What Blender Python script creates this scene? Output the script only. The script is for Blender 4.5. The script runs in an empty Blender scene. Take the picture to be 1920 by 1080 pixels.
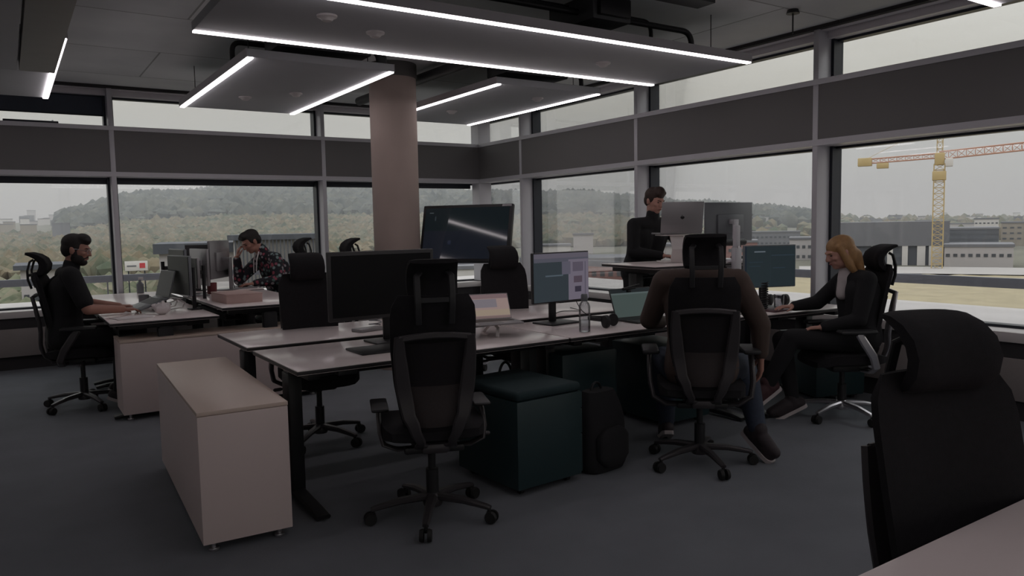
import bpy, bmesh, math, random
from mathutils import Vector, Matrix, noise
random.seed(7)
V = Vector
C = bpy.context.scene.collection
SC = bpy.context.scene

# ------------------------------------------------------------------ camera, world, exposure
F_PX, PITCH, ROLL, YAW, EYE = 1426.15, 0.08155, -0.01891, 0.585255, 1.40
fw = V((math.sin(YAW)*math.cos(PITCH), math.cos(YAW)*math.cos(PITCH), -math.sin(PITCH)))
r0 = V((math.cos(YAW), -math.sin(YAW), 0)); u0 = r0.cross(fw)
rt = math.cos(ROLL)*r0 + math.sin(ROLL)*u0
up = -math.sin(ROLL)*r0 + math.cos(ROLL)*u0
cd = bpy.data.cameras.new('camera'); cam = bpy.data.objects.new('camera', cd); C.objects.link(cam)
cam.matrix_world = Matrix(((rt.x, up.x, -fw.x, 0), (rt.y, up.y, -fw.y, 0), (rt.z, up.z, -fw.z, EYE), (0, 0, 0, 1)))
cd.sensor_width = 36; cd.lens = 36*F_PX/1920; cd.clip_start = 0.05; cd.clip_end = 20000
SC.camera = cam

w = bpy.data.worlds.new('overcast_sky'); SC.world = w; w.use_nodes = True
n = w.node_tree.nodes; l = w.node_tree.links; n.clear()
out = n.new('ShaderNodeOutputWorld'); bg = n.new('ShaderNodeBackground'); l.new(bg.outputs[0], out.inputs[0])
tc = n.new('ShaderNodeTexCoord'); sp = n.new('ShaderNodeSeparateXYZ'); l.new(tc.outputs['Generated'], sp.inputs[0])
mp = n.new('ShaderNodeMapping'); l.new(tc.outputs['Generated'], mp.inputs[0]); mp.inputs['Scale'].default_value = (1.6, 1.6, 9)
nz = n.new('ShaderNodeTexNoise'); l.new(mp.outputs[0], nz.inputs['Vector']); nz.inputs['Scale'].default_value = 2.2
nz.inputs['Detail'].default_value = 5; nz.inputs['Roughness'].default_value = .5
ma = n.new('ShaderNodeMath'); ma.operation = 'MULTIPLY_ADD'; l.new(nz.outputs[0], ma.inputs[0]); ma.inputs[1].default_value = .11
l.new(sp.outputs[2], ma.inputs[2])
rp = n.new('ShaderNodeValToRGB'); l.new(ma.outputs[0], rp.inputs[0])
e = rp.color_ramp.elements
SKY = [(0.0, (.42, .385, .38)), (.075, (.42, .39, .385)), (.135, (.46, .44, .41)), (.21, (.55, .52, .455)), (.6, (1.35, 1.36, 1.36)), (1.0, (1.9, 1.92, 1.94))]
e[0].position, e[1].position = 0, 1
e[0].color = SKY[0][1]+(1,); e[1].color = SKY[-1][1]+(1,)
for p, c in SKY[1:-1]:
    q = e.new(p); q.color = c+(1,)
l.new(rp.outputs[0], bg.inputs[0]); bg.inputs[1].default_value = 1.0
SC.view_settings.view_transform = 'Standard'; SC.view_settings.look = 'None'
SC.view_settings.gamma = 1; SC.view_settings.use_curve_mapping = False
SC.view_settings.exposure = 0.0
SC.cycles.use_denoising = True
SC.cycles.max_bounces = 8; SC.cycles.diffuse_bounces = 4; SC.cycles.transparent_max_bounces = 12
SC.cycles.caustics_reflective = False; SC.cycles.caustics_refractive = False
LED = (.98, .89, .91); LED_STRENGTH = 7.0

# ------------------------------------------------------------------ materials
def srgb(r, g, b):
    f = lambda c: (c/255/12.92 if c/255 <= .04045 else ((c/255+.055)/1.055)**2.4)
    return (f(r), f(g), f(b))
MATS = {}
def mat(name, col, rough=.5, metal=0, var=.08, scale=8, bump=0, bscale=200, spec=.5, coat=0):
    if name in MATS: return MATS[name]
    m = bpy.data.materials.new(name); m.use_nodes = True; MATS[name] = m
    n = m.node_tree.nodes; l = m.node_tree.links; p = n['Principled BSDF']
    p.inputs['Roughness'].default_value = rough; p.inputs['Metallic'].default_value = metal
    p.inputs['Specular IOR Level'].default_value = spec; p.inputs['Coat Weight'].default_value = coat
    tc = n.new('ShaderNodeTexCoord'); nz = n.new('ShaderNodeTexNoise'); l.new(tc.outputs['Object'], nz.inputs['Vector'])
    nz.inputs['Scale'].default_value = scale; nz.inputs['Detail'].default_value = 4
    mx = n.new('ShaderNodeMix'); mx.data_type = 'RGBA'; l.new(nz.outputs[0], mx.inputs[0])
    mx.inputs[6].default_value = tuple(c*(1-var) for c in col)+(1,); mx.inputs[7].default_value = tuple(min(1, c*(1+var)) for c in col)+(1,)
    l.new(mx.outputs[2], p.inputs['Base Color'])
    if bump:
        n2 = n.new('ShaderNodeTexNoise'); l.new(tc.outputs['Object'], n2.inputs['Vector']); n2.inputs['Scale'].default_value = bscale
        b = n.new('ShaderNodeBump'); b.inputs['Strength'].default_value = bump; b.inputs['Distance'].default_value = .003
        l.new(n2.outputs[0], b.inputs['Height']); l.new(b.outputs[0], p.inputs['Normal'])
    return m
def emit(name, col, s, base=(0.02, .02, .02)):
    m = bpy.data.materials.new(name); m.use_nodes = True; MATS[name] = m
    p = m.node_tree.nodes['Principled BSDF']; p.inputs['Base Color'].default_value = base+(1,)
    p.inputs['Emission Color'].default_value = col+(1,); p.inputs['Emission Strength'].default_value = s
    p.inputs['Roughness'].default_value = .3
    return m
def glassmat(name, tint=(1, 1, 1), refl=.5, base=.04):
    m = bpy.data.materials.new(name); m.use_nodes = True; MATS[name] = m
    n = m.node_tree.nodes; l = m.node_tree.links; n.clear()
    o = n.new('ShaderNodeOutputMaterial'); t = n.new('ShaderNodeBsdfTransparent'); g = n.new('ShaderNodeBsdfGlossy')
    t.inputs[0].default_value = tint+(1,); g.inputs['Roughness'].default_value = .02
    lw = n.new('ShaderNodeLayerWeight'); lw.inputs[0].default_value = .3
    ma = n.new('ShaderNodeMath'); ma.operation = 'MULTIPLY_ADD'; l.new(lw.outputs['Fresnel'], ma.inputs[0]); ma.inputs[1].default_value = refl; ma.inputs[2].default_value = base
    mx = n.new('ShaderNodeMixShader'); l.new(ma.outputs[0], mx.inputs[0]); l.new(t.outputs[0], mx.inputs[1]); l.new(g.outputs[0], mx.inputs[2])
    l.new(mx.outputs[0], o.inputs[0])
    return m

M = dict(
 carpet=mat('carpet', (.175, .186, .205), .95, var=.16, scale=3, bump=.6, bscale=260, spec=.2),
 concrete=mat('concrete', (.78, .81, .84), .75, var=.25, scale=1.3, bump=.15, bscale=30),
 column=mat('column_concrete', (.385, .305, .275), .7, var=.12, scale=2.5, bump=.15, bscale=40),
 taupe=mat('taupe_panel', (.165, .158, .158), .55, var=.05, scale=1.5),
 sillwall=mat('convector_panel', (.26, .23, .225), .6, var=.05),
 recess=mat('dark_recess', (.03, .028, .03), .8),
 alu=mat('grey_aluminium', (.56, .55, .585), .45, .2, var=.04),
 alud=mat('dark_aluminium', (.022, .026, .036), .45, .2, var=.05),
 soffit=mat('soffit_metal', (.72, .69, .72), .5, .1, var=.03),
 sill=mat('white_sill', (.62, .58, .57), .45, var=.04),
 white=mat('white_laminate', (.72, .60, .575), .42, var=.03, scale=3),
 cabtop=mat('cabinet_top_laminate', (.70, .56, .48), .38, var=.03, scale=3),
 desk=mat('desk_laminate', (.84, .745, .73), .2, var=.03, scale=4, spec=.6),
 edge=mat('desk_edge', (.02, .018, .02), .5),
 black=mat('black_metal', (.012, .012, .014), .45, .2, var=.1),
 blackp=mat('black_plastic', (.014, .014, .016), .5, var=.1),
 fabric=mat('black_fabric', (.019, .018, .020), .92, var=.2, scale=60, bump=.4, bscale=500, spec=.2),
 mesh=mat('charcoal_mesh', (.02, .018, .02), .85, var=.25, scale=120, spec=.2),
 lumbar=mat('brown_mesh', (.05, .042, .042), .8, var=.2, scale=120, spec=.2),
 frame=mat('grey_chair_frame', (.055, .05, .053), .4, .3, var=.06),
 chrome=mat('brushed_aluminium', (.55, .53, .55), .28, .9, var=.04),
 teal=mat('teal_paint', (.018, .040, .044), .45, var=.06),
 tealf=mat('teal_felt', (.014, .032, .036), .9, var=.15, scale=60),
 panel=mat('grey_acoustic_panel', (.40, .41, .43), .8, var=.05, scale=3),
 panelside=mat('panel_edge', (.42, .40, .42), .5, var=.04),
 duct=mat('dark_duct', (.05, .052, .055), .5, .3, var=.2),
 sensor=mat('white_plastic', (.55, .52, .52), .5),
 skin=mat('skin', (.42, .215, .165), .5, var=.08, scale=20, spec=.4),
 skinp=mat('skin_pale', (.50, .27, .215), .5, var=.08, scale=20, spec=.4),
 lips=mat('lip_skin', (.30, .11, .095), .5),
 eye=mat('eye_dark', (.03, .02, .018), .25),
 hairb=mat('black_hair', (.012, .009, .008), .7, var=.4, scale=40, bump=.6, bscale=140),
 hairbr=mat('brown_hair', (.035, .018, .013), .65, var=.4, scale=40, bump=.6, bscale=140),
 blonde=mat('blonde_hair', (.36, .20, .085), .55, var=.35, scale=30, bump=.5, bscale=120),
 tee=mat('black_cotton', (.010, .010, .012), .9, var=.2, scale=14, bump=.3, bscale=25),
 trousers=mat('black_trousers', (.009, .009, .011), .9, var=.2, scale=14, bump=.3, bscale=25),
 jacket=mat('brown_jacket', (.070, .046, .038), .8, var=.2, scale=12, bump=.35, bscale=22),
 denim=mat('blue_denim', (.03, .04, .065), .85, var=.3, scale=40),
 blouse=mat('white_blouse', (.55, .50, .50), .8),
 sole=mat('white_rubber', (.5, .45, .45), .6),
 shoed=mat('dark_sneaker', (.03, .022, .026), .7, var=.4, scale=30),
 shoer=mat('burgundy_sneaker', (.055, .02, .025), .7, var=.3, scale=30),
 screenoff=mat('black_screen', (.005, .005, .006), .35, var=.05, spec=.18),
 bezel=mat('monitor_bezel', (.03, .029, .031), .45),
 silver=mat('silver_aluminium', (.30, .29, .30), .38, .55, var=.03),
 monback=mat('grey_monitor_back', (.17, .18, .195), .4, .25, var=.05),
 paper=mat('white_paper', (.70, .66, .66), .8),
 cardboard=mat('pale_box_card', (.50, .36, .33), .8),
 red=mat('red_ceramic', (.13, .02, .025), .4),
 rubber=mat('black_rubber', (.01, .01, .01), .7),
)
M['led'] = emit('led_light', LED, LED_STRENGTH)
M['pane'] = glassmat('window_glass', (.97, .98, .98), .4, .015)
M['clear'] = glassmat('clear_glass', (.82, .82, .84), .8, .06)
def water():
    return glassmat('water', (.9, .92, .93), .6, .03)
M['water'] = water()

# ------------------------------------------------------------------ mesh helpers
class B:
    """collects shapes for ONE mesh"""
    def __init__(s): s.bm = bmesh.new()
    def _new(s, verts, faces, smooth=False):
        vs = [s.bm.verts.new(v) for v in verts]; fs = []
        for f in faces:
            try:
                q = s.bm.faces.new([vs[i] for i in f]); q.smooth = smooth; fs.append(q)
            except ValueError: pass
        return vs, fs
    def box(s, c, d, bev=0, rot=None, seg=2):
        c = V(c); h = V(d)/2; R = rot if rot is not None else Matrix.Identity(3)
        pts = [c+R@V((h.x*a, h.y*b, h.z*e)) for a in (-1, 1) for b in (-1, 1) for e in (-1, 1)]
        vs, fs = s._new(pts, [(0, 1, 3, 2), (4, 6, 7, 5), (0, 4, 5, 1), (2, 3, 7, 6), (0, 2, 6, 4), (1, 5, 7, 3)])
        if bev:
            es = list({ed for f in fs for ed in f.edges})
            r = bmesh.ops.bevel(s.bm, geom=es, offset=min(bev, min(h)*.98), segments=seg, profile=.5, affect='EDGES', clamp_overlap=True)
            for f in r['faces']: f.smooth = True
        return s
    def loft(s, rings, caps=True, smooth=True, closed=True):
        k = len(rings[0]); vs = [[s.bm.verts.new(p) for p in r] for r in rings]
        for a, b in zip(vs, vs[1:]):
            for i in range(k if closed else k-1):
                j = (i+1) % k
                try: f = s.bm.faces.new((a[i], a[j], b[j], b[i])); f.smooth = smooth
                except ValueError: pass
        if caps and closed:
            for r in (list(reversed(vs[0])), vs[-1]):
                try: s.bm.faces.new(r)
                except ValueError: pass
        return s
    def tube(s, pts, r, k=10, caps=True):
        pts = [V(p) for p in pts]; rs = r if isinstance(r, (list, tuple)) else [r]*len(pts)
        rings = []; ref = None
        for i, p in enumerate(pts):
            t = (pts[min(i+1, len(pts)-1)]-pts[max(i-1, 0)]).normalized()
            if ref is None: ref = t.orthogonal().normalized()
            ref = (ref-t*ref.dot(t)); ref = ref.normalized() if ref.length > 1e-6 else t.orthogonal().normalized()
            b = t.cross(ref)
            rings.append([p+rs[i]*(math.cos(a)*ref+math.sin(a)*b) for a in [2*math.pi*q/k for q in range(k)]])
        return s.loft(rings, caps)
    def bar(s, pts, wd, th, side=(1, 0, 0), bev=.2):
        """flat bar along pts: width along `side`, thickness across"""
        pts = [V(p) for p in pts]; rings = []
        for i, p in enumerate(pts):
            t = (pts[min(i+1, len(pts)-1)]-pts[max(i-1, 0)]).normalized()
            a = V(side); a = (a-t*a.dot(t)).normalized(); b = t.cross(a)
            ww = wd[i] if isinstance(wd, (list, tuple)) else wd; tt = th[i] if isinstance(th, (list, tuple)) else th
            x, y = ww/2, tt/2; c = min(x, y)*bev*2
            rings.append([p+a*q+b*z for q, z in ((-x+c, -y), (x-c, -y), (x, -y+c), (x, y-c), (x-c, y), (-x+c, y), (-x, y-c), (-x, -y+c))])
        return s.loft(rings, True, True)
    def cyl(s, p, q, r, k=20, r2=None):
        return s.tube([p, q], [r, r if r2 is None else r2], k)
    def lathe(s, c, prof, k=24, axis='Z'):
        c = V(c); rings = []
        for r, z in prof:
            ring = []
            for i in range(k):
                a = 2*math.pi*i/k; x, y = max(r, 1e-4)*math.cos(a), max(r, 1e-4)*math.sin(a)
                ring.append(c+(V((x, y, z)) if axis == 'Z' else V((z, x, y)) if axis == 'X' else V((y, z, x))))
            rings.append(ring)
        return s.loft(rings)
    def ell(s, c, rad, R=None, k=16, m=10):
        c = V(c); rings = []
        R = R if R is not None else Matrix.Identity(3)
        for j in range(m+1):
            ph = -math.pi/2+math.pi*j/m; cp, z = max(math.cos(ph), 1e-3), math.sin(ph)
            rings.append([c+R@V((rad[0]*cp*math.cos(2*math.pi*i/k), rad[1]*cp*math.sin(2*math.pi*i/k), rad[2]*z)) for i in range(k)])
        return s.loft(rings)
    def cap(s, p, q, r, r2=None, k=14, m=5):
        """tapered capsule"""
        p, q = V(p), V(q); r2 = r if r2 is None else r2
        t = (q-p); t = t.normalized() if t.length > 1e-6 else V((0, 0, 1)); a = t.orthogonal().normalized(); b = t.cross(a); rings = []
        for j in range(m+1):
            ph = -math.pi/2+math.pi/2*j/m
            rings.append([p+t*r*math.sin(ph)+max(r*math.cos(ph), 1e-4)*(math.cos(x)*a+math.sin(x)*b) for x in [2*math.pi*i/k for i in range(k)]])
        for j in range(m+1):
            ph = math.pi/2*j/m
            rings.append([q+t*r2*math.sin(ph)+max(r2*math.cos(ph), 1e-4)*(math.cos(x)*a+math.sin(x)*b) for x in [2*math.pi*i/k for i in range(k)]])
        return s.loft(rings)
    def prism(s, pts, z0, z1, axis='Z'):
        f = {'Z': lambda a, b, z: V((a, b, z)), 'X': lambda a, b, z: V((z, a, b)), 'Y': lambda a, b, z: V((a, z, b))}[axis]
        return s.loft([[f(a, b, z0) for a, b in pts], [f(a, b, z1) for a, b in pts]], True, False)
    def grid(s, fn, nu, nv, smooth=True):
        vs = [[s.bm.verts.new(fn(i/nu, j/nv)) for j in range(nv+1)] for i in range(nu+1)]
        for i in range(nu):
            for j in range(nv):
                f = s.bm.faces.new((vs[i][j], vs[i+1][j], vs[i+1][j+1], vs[i][j+1])); f.smooth = smooth
        return s
    def obj(s, name, m, parent=None, loc=None, rz=None):
        bmesh.ops.recalc_face_normals(s.bm, faces=s.bm.faces)
        me = bpy.data.meshes.new(name); s.bm.to_mesh(me); s.bm.free()
        try: me.set_sharp_from_angle(angle=math.radians(40))
        except Exception: pass
        me.materials.append(m if not isinstance(m, str) else M[m])
        o = bpy.data.objects.new(name, me); C.objects.link(o)
        if parent is not None: o.parent = parent
        if loc is not None: o.location = loc
        if rz is not None: o.rotation_euler = (0, 0, rz)
        return o
def tag(o, label, cat, group=None, kind=None):
    if label: o['label'] = label
    if cat: o['category'] = cat
    if group: o['group'] = group
    if kind: o['kind'] = kind
    return o
def empty(name, loc=(0, 0, 0), rz=0, label=None, cat=None, group=None):
    o = bpy.data.objects.new(name, None); C.objects.link(o); o.location = loc; o.rotation_euler = (0, 0, rz)
    o.empty_display_size = .1
    return tag(o, label, cat, group)
def struct(o, label=None):
    o['kind'] = 'structure'
    if label: o['label'] = label
    return o
def dup(root, loc, rz, label, group=None):
    r = root.copy(); C.objects.link(r); r.location = loc; r.rotation_euler = (0, 0, rz); r['label'] = label
    if group: r['group'] = group
    def rec(src, dst):
        for ch in list(src.children):
            c = ch.copy(); C.objects.link(c); c.parent = dst; rec(ch, c)
    rec(root, r)
    return r
def ch(o, name):
    return [c for c in o.children if c.name.split('.')[0] == name]
def heading(f): return math.atan2(-f[0], f[1])

# ------------------------------------------------------------------ room shell
XR, YB, ZC = 5.70, 9.40, 3.0
X0, Y0 = -5.0, -5.0
struct(B().box(((X0+XR+.3)/2, (Y0+YB+.3)/2, -.05), (XR+.3-X0, YB+.3-Y0, .1)).obj('floor', 'carpet'), 'dark grey carpet floor')
# ceiling: cast concrete slab with board joints
def concrete_ceiling():
    m = M['concrete']; n = m.node_tree.nodes; l = m.node_tree.links; p = n['Principled BSDF']
    tc = n.new('ShaderNodeTexCoord'); br = n.new('ShaderNodeTexBrick'); l.new(tc.outputs['Object'], br.inputs['Vector'])
    br.inputs['Scale'].default_value = 1; br.inputs['Brick Width'].default_value = 2.5; br.inputs['Row Height'].default_value = 1.25
    br.inputs['Mortar Size'].default_value = .008; br.offset = .5
    br.inputs['Color1'].default_value = (1, 1, 1, 1); br.inputs['Color2'].default_value = (.86, .86, .86, 1); br.inputs['Mortar'].default_value = (.45, .45, .45, 1)
    mx = n.new('ShaderNodeMix'); mx.data_type = 'RGBA'; mx.blend_type = 'MULTIPLY'; mx.inputs[0].default_value = 1
    src = p.inputs['Base Color'].links[0].from_socket; l.new(src, mx.inputs[6]); l.new(br.outputs[0], mx.inputs[7]); l.new(mx.outputs[2], p.inputs['Base Color'])
concrete_ceiling()
struct(B().box(((X0+XR-.02)/2, (Y0+YB-.02)/2, ZC+.1), (XR-.02-X0, YB-.02-Y0, .2)).obj('ceiling', 'concrete'), 'bare concrete ceiling slab')
struct(B().box((X0-.1, (Y0+YB)/2, 1.5), (.2, YB-Y0+.2, 3.0)).obj('wall_left', mat('plaster', (.7, .66, .66), .8)))
b = B(); b.box(((X0+XR)/2, Y0-.1, .3), (XR-X0+.6, .2, .6)); b.box(((X0+XR)/2, Y0-.1, 2.95), (XR-X0+.6, .2, .1))
for k in range(6): b.box((X0+(XR-X0)*k/5, Y0-.1, 1.75), (.16, .2, 2.3))
struct(b.obj('wall_front', MATS['plaster']))
for k in range(5):  # unseen windows added in this rear wall to light surfaces facing the camera
    xa, xb = X0+(XR-X0)*k/5+.08, X0+(XR-X0)*(k+1)/5-.08
    wo = struct(empty('window_%d' % (30+k), ((xa+xb)/2, Y0-.1, 1.75)))
    B().box((0, 0, 0), (xb-xa, .012, 2.3)).obj('window_pane', 'pane', wo)
    b = B()
    for q in (-1, 1): b.box((q*((xb-xa)/2-.025), 0, 0), (.05, .08, 2.3)); b.box((0, 0, q*1.125), (xb-xa-.1, .08, .05))
    b.obj('window_frame', 'alud', wo)

def fb(side, b, s0, s1, d0, d1, z0, z1, bev=0):
    """box in facade coordinates: s along the wall, d outwards from its inner face"""
    c = ((s0+s1)/2, (d0+d1)/2, (z0+z1)/2); d = (s1-s0, d1-d0, z1-z0)
    if side == 'right': b.box((XR+c[1], c[0], c[2]), (d[1], d[0], d[2]), bev)
    else: b.box((c[0], YB+c[1], c[2]), d, bev)
    return b
Z_SP0, Z_SP1 = 2.07, 2.52
SIL = .61
bays = {'right': [-5.0, -2.6, -.4, 1.77, 3.96, 6.14, 8.34, 9.40], 'back': [-5.0, -3.73, -1.35, 1.03, 3.41, 5.70]}
tn = [0]; wn = [0]
def trim(b, m, label=None):
    tn[0] += 1
    return struct(b.obj('trim_%d' % tn[0], m), label)
for side, S in bays.items():
    a, z = S[0], S[-1]
    ext = z+.30
    b = B()
    for s0, s1 in zip(S, S[1:]):
        fb(side, b, s0+.026 if s0 != S[0] else s0, s1-.026 if s1 != S[-1] else s1, .0, .30, Z_SP0, Z_SP1)
    fb(side, b, a, ext, .05, .30, .0, SIL-.07)
    o = b.obj('wall_'+side, 'taupe'); struct(o, 'taupe spandrel band and wall below the %s windows' % side)
    # spandrel flanges
    b = B(); fb(side, b, a, z, -.012, .30, Z_SP1, Z_SP1+.045); fb(side, b, a, z, -.012, .12, Z_SP0-.05, Z_SP0)
    trim(b, 'alu')
    # lower window head: slot and soffit
    b = B(); fb(side, b, a, ext, .12, .15, Z_SP0-.03, Z_SP0)
    trim(b, 'alud')
    b = B(); fb(side, b, a, ext, .15, .30, Z_SP0-.05, Z_SP0)
    trim(b, 'soffit')
    if side == 'back':
        b = B(); fb(side, b, a, z, .25, .29, Z_SP0-.12, Z_SP0-.05); trim(b, 'alud')
    # ceiling perimeter slots and soffit
    b = B(); fb(side, b, a, ext, -.02, .03, ZC-.03, ZC+.05); trim(b, 'recess')
    b = B(); fb(side, b, a, ext, .03, .10, ZC-.035, ZC+.02); fb(side, b, a, ext, .12, .30, ZC-.09, ZC+.02); trim(b, 'soffit')
    b = B(); fb(side, b, a, ext, .10, .12, ZC-.03, ZC+.02); trim(b, 'recess')
    # sill, recess, convector covers, base
    b = B(); fb(side, b, a, ext, -.02, .30, SIL-.07, SIL, .004); trim(b, 'sill', 'white window sill along the %s wall' % side)
    b = B(); fb(side, b, a, z, .0, .05, .43, SIL-.07); trim(b, 'recess')
    b = B()
    for s0, s1 in zip(S, S[1:]):
        m_ = (s0+s1)/2
        for q0, q1 in ((s0, m_), (m_, s1)):
            fb(side, b, q0+.006, q1-.006, -.015, .05, .14, .43, .004)
    trim(b, 'sillwall')
    bb = B(); fb(side, bb, a, z, .02, .06, 0, .14); struct(bb.obj('baseboard_'+side, 'recess'))
    # mullions
    for s_ in S[1:-1]:
        b = B(); fb(side, b, s_-.025, s_+.025, -.004, .17, SIL, ZC-.02, .003); trim(b, 'alu', 'grey window mullion')
    if side == 'right':
        b = B(); b.box((XR+.10, YB+.10, (SIL+ZC)/2), (.20, .20, ZC-SIL-.02)); trim(b, 'alu')
    for s0, s1 in zip(S, S[1:]):
        for z0, z1 in ((SIL, Z_SP0-.05), (Z_SP1+.045, ZC-.09)):
            wn[0] += 1
            e0 = s0; e1 = s1 if s1 != z else ext
            c = (XR+.26, (e0+e1)/2, (z0+z1)/2) if side == 'right' else ((e0+e1)/2, YB+.26, (z0+z1)/2)
            wo = struct(empty('window_%d' % wn[0], c))
            b = B(); fw_ = .05
            lo = z0 < 1
            fb(side, b, e0, e0+fw_, .17, .30, z0, z1); fb(side, b, e1-fw_, e1, .17, .30, z0, z1)
            fb(side, b, e0+fw_, e1-fw_, .20, .30, z0, z0+(.02 if lo else .012)); fb(side, b, e0+fw_, e1-fw_, .22, .30, z1-.02, z1)
            o = b.obj('window_frame', 'alud', wo, -V(c))
            o.parent = wo
            b = B(); fb(side, b, e0+fw_, e1-fw_, .272, .284, z0+.012, z1-.012)
            o = b.obj('window_pane', 'pane', wo, -V(c))
# roller blind and sash operator in the clerestory at the far left
ro = empty('roller_blind', (-.16, YB+.2, 2.91), 0, 'dark blue grey roller blind half lowered over the top left window strip', 'blind')
B().box((0, 0, -.11), (2.28, .006, .20)).obj('blind_fabric', mat('blind_fabric', (.06, .07, .095), .8), ro)
B().cyl((-1.14, 0, .015), (1.14, 0, .015), .022).obj('blind_roller', 'alud', ro)
B().box((0, 0, -.213), (2.28, .018, .014), .003).obj('bottom_rail', 'alud', ro)
so = empty('window_operator', (.30, YB+.2, 2.59), 0, 'slim dark chain drive bar on the sill of the top left window strip', 'window opener')
B().box((0, 0, 0), (.5, .05, .04), .006).obj('operator_body', 'alud', so)
B().cyl((.2, .0, 0), (.2, .06, .03), .01).obj('operator_arm', 'black', so)

# concrete column
co = empty('round_column', (3.27, 7.0, 0), 0, 'round bare concrete column standing left of the wheeled display screen', 'column')
b = B(); b.lathe((0, 0, 0), [(.23, 0), (.23, 1.0), (.23, 2.0), (.23, 3.0)], 48); b.obj('column_shaft', 'column', co)
b = B(); b.lathe((0, 0, 2.86), [(.236, 0), (.24, .01), (.24, .13), (.236, .14)], 48); b.obj('column_collar', mat('dark_collar', (.10, .095, .09), .7), co)  # dark collar ring around the top of the shaft

# ------------------------------------------------------------------ acoustic ceiling panels with LED strips
def light_panel(x0, x1, y0, y1, z, along, label, sensors=(), group='suspended light panels'):
    c = ((x0+x1)/2, (y0+y1)/2, z); o = empty('ceiling_light_panel', c, 0, label, 'ceiling light', group)
    lx, ly = x1-x0, y1-y0
    B().box((0, 0, .03), (lx, ly, .06), .004).obj('acoustic_board', 'panel', o)
    for sgn in (-1, 1):
        if along == 'X': bx = ((0, sgn*(ly/2-.022), -.004), (lx-.004, .042, .012)); sd = ((0, sgn*(ly/2+.003), .03), (lx, .006, .062))
        else: bx = ((sgn*(lx/2-.022), 0, -.004), (.042, ly-.004, .012)); sd = ((sgn*(lx/2+.003), 0, .03), (.006, ly, .062))
        B().box(*bx).obj('led_strip', 'led', o)
        B().box(*sd).obj('edge_profile', 'panelside', o)
    for sx in (-.42, .42):
        for sy in (-.38, .38):
            B().cyl((sx*lx, sy*ly, .06), (sx*lx, sy*ly, ZC-z), .0035, 8).obj('hanger_rod', 'black', o)
    for (sx, sy) in sensors:
        b = B(); b.lathe((sx-c[0], sy-c[1], 0), [(.0, -.034), (.028, -.032), (.042, -.016), (.058, -.010), (.06, 0), (0, 0)], 20); b.obj('ceiling_sensor', 'sensor', o)
    return o
ZP = 2.65
light_panel(1.05, 4.97, 4.03, 5.15, ZP, 'X', 'long suspended grey light panel across the top centre of the photo', [(2.05, 4.62), (3.95, 4.62), (1.65, 4.4)])
light_panel(1.53, 2.68, 5.70, 8.25, ZP, 'Y', 'short suspended grey light panel left of the round column, above the far desks', [(1.95, 7.4), (2.3, 7.0)])
light_panel(3.68, 4.86, 5.73, 8.2, ZP, 'Y', 'short suspended grey light panel right of the round column, near the window corner', [(4.1, 7.3), (4.45, 6.2)])
light_panel(-.75, .405, 5.72, 8.25, ZP, 'Y', 'suspended light panel in the top left corner above the bearded person')
light_panel(1.05, 4.98, 1.15, 2.27, ZP, 'X', 'suspended light panel in the top right corner of the photo, mostly out of frame')
light_panel(-3.0, -1.85, 5.72, 8.25, ZP, 'Y', 'suspended light panel by the left wall outside the photo')
light_panel(1.05, 4.98, -1.7, -.6, ZP, 'X', 'added unseen light panel over the rear of the office')  # this panel and the next two are unseen, added for light from behind
light_panel(-3.9, -.2, -.3, .8, ZP, 'X', 'added unseen light panel over the rear left of the office')
light_panel(1.05, 4.98, -4.3, -3.2, ZP, 'X', 'added unseen light panel by the rear wall')
# nearer boxed panel at the top left, no light strip of its own
o = empty('ceiling_baffle', (-.6, 4.6, 2.58), 0, 'plain grey suspended baffle covering the top left corner of the photo', 'ceiling panel')
B().box((-.13, 0, .035), (1.74, 4.0, .07), .003).obj('baffle_board', 'panel', o)
B().box((.866, 0, .05), (.22, 4.0, .10), .003).obj('baffle_trim', mat('baffle_trim', (.30, .29, .27), .6), o)
for sx in (-.6, .6):
    for sy in (-1.6, 1.6): B().cyl((sx, sy, .07), (sx, sy, .42), .0035, 8).obj('hanger_rod', 'black', o)

# services above the panels: each fan unit, duct and pipe is a thing of its own
def fan_unit(c, d, label):
    o = empty('fan_coil_unit', c, 0, label, 'fan coil unit')
    B().box((0, 0, 0), d, .01).obj('unit_casing', 'duct', o)
    b = B(); b.box((0, -d[1]/2-.02, 0), (d[0]*.8, .04, d[2]*.7), .004); b.obj('air_outlet', 'black', o)
    for sx in (-.3, .3): B().cyl((sx*d[0], 0, d[2]/2), (sx*d[0], 0, ZC-c[2]), .006, 8).obj('hanger_rod', 'black', o)
    return o
def pipe(pts, r, label, m='black'):
    o = B().tube(pts, r, 10).obj('service_pipe', m); return tag(o, label, 'pipe')
def arc(p, q, m, k=6):
    p, q, m = V(p), V(q), V(m)
    return [(p*(1-t)**2+m*2*t*(1-t)+q*t*t) for t in [i/k for i in range(k+1)]]
fan_unit((3.55, 4.30, 2.87), (.34, .5, .17), 'dark fan unit above the right half of the long light panel')
pipe([(-.5, 4.22, 2.86), (2, 4.22, 2.86)]+[(4.40, 4.22, 2.86)]+arc((4.40, 4.22, 2.86), (4.50, 4.22, 2.76), (4.50, 4.22, 2.86))+[(4.50, 4.22, 2.71)], .022, 'black pipe bending down onto the right end of the long light panel')
pipe([(-.5, 4.33, 2.92), (4.1, 4.33, 2.92)]+arc((4.1, 4.33, 2.92), (4.18, 4.33, 2.83), (4.18, 4.33, 2.92))+[(4.18, 4.33, 2.71)], .016, 'thinner black pipe running beside the fan unit above the long light panel')
o = empty('cable_tray', (1.6, 3.80, 2.92), 0, 'grey cable tray under the ceiling in front of the long light panel', 'cable tray')
B().box((0, 0, 0), (5.2, .16, .012)).obj('tray_base', 'duct', o)
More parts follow.
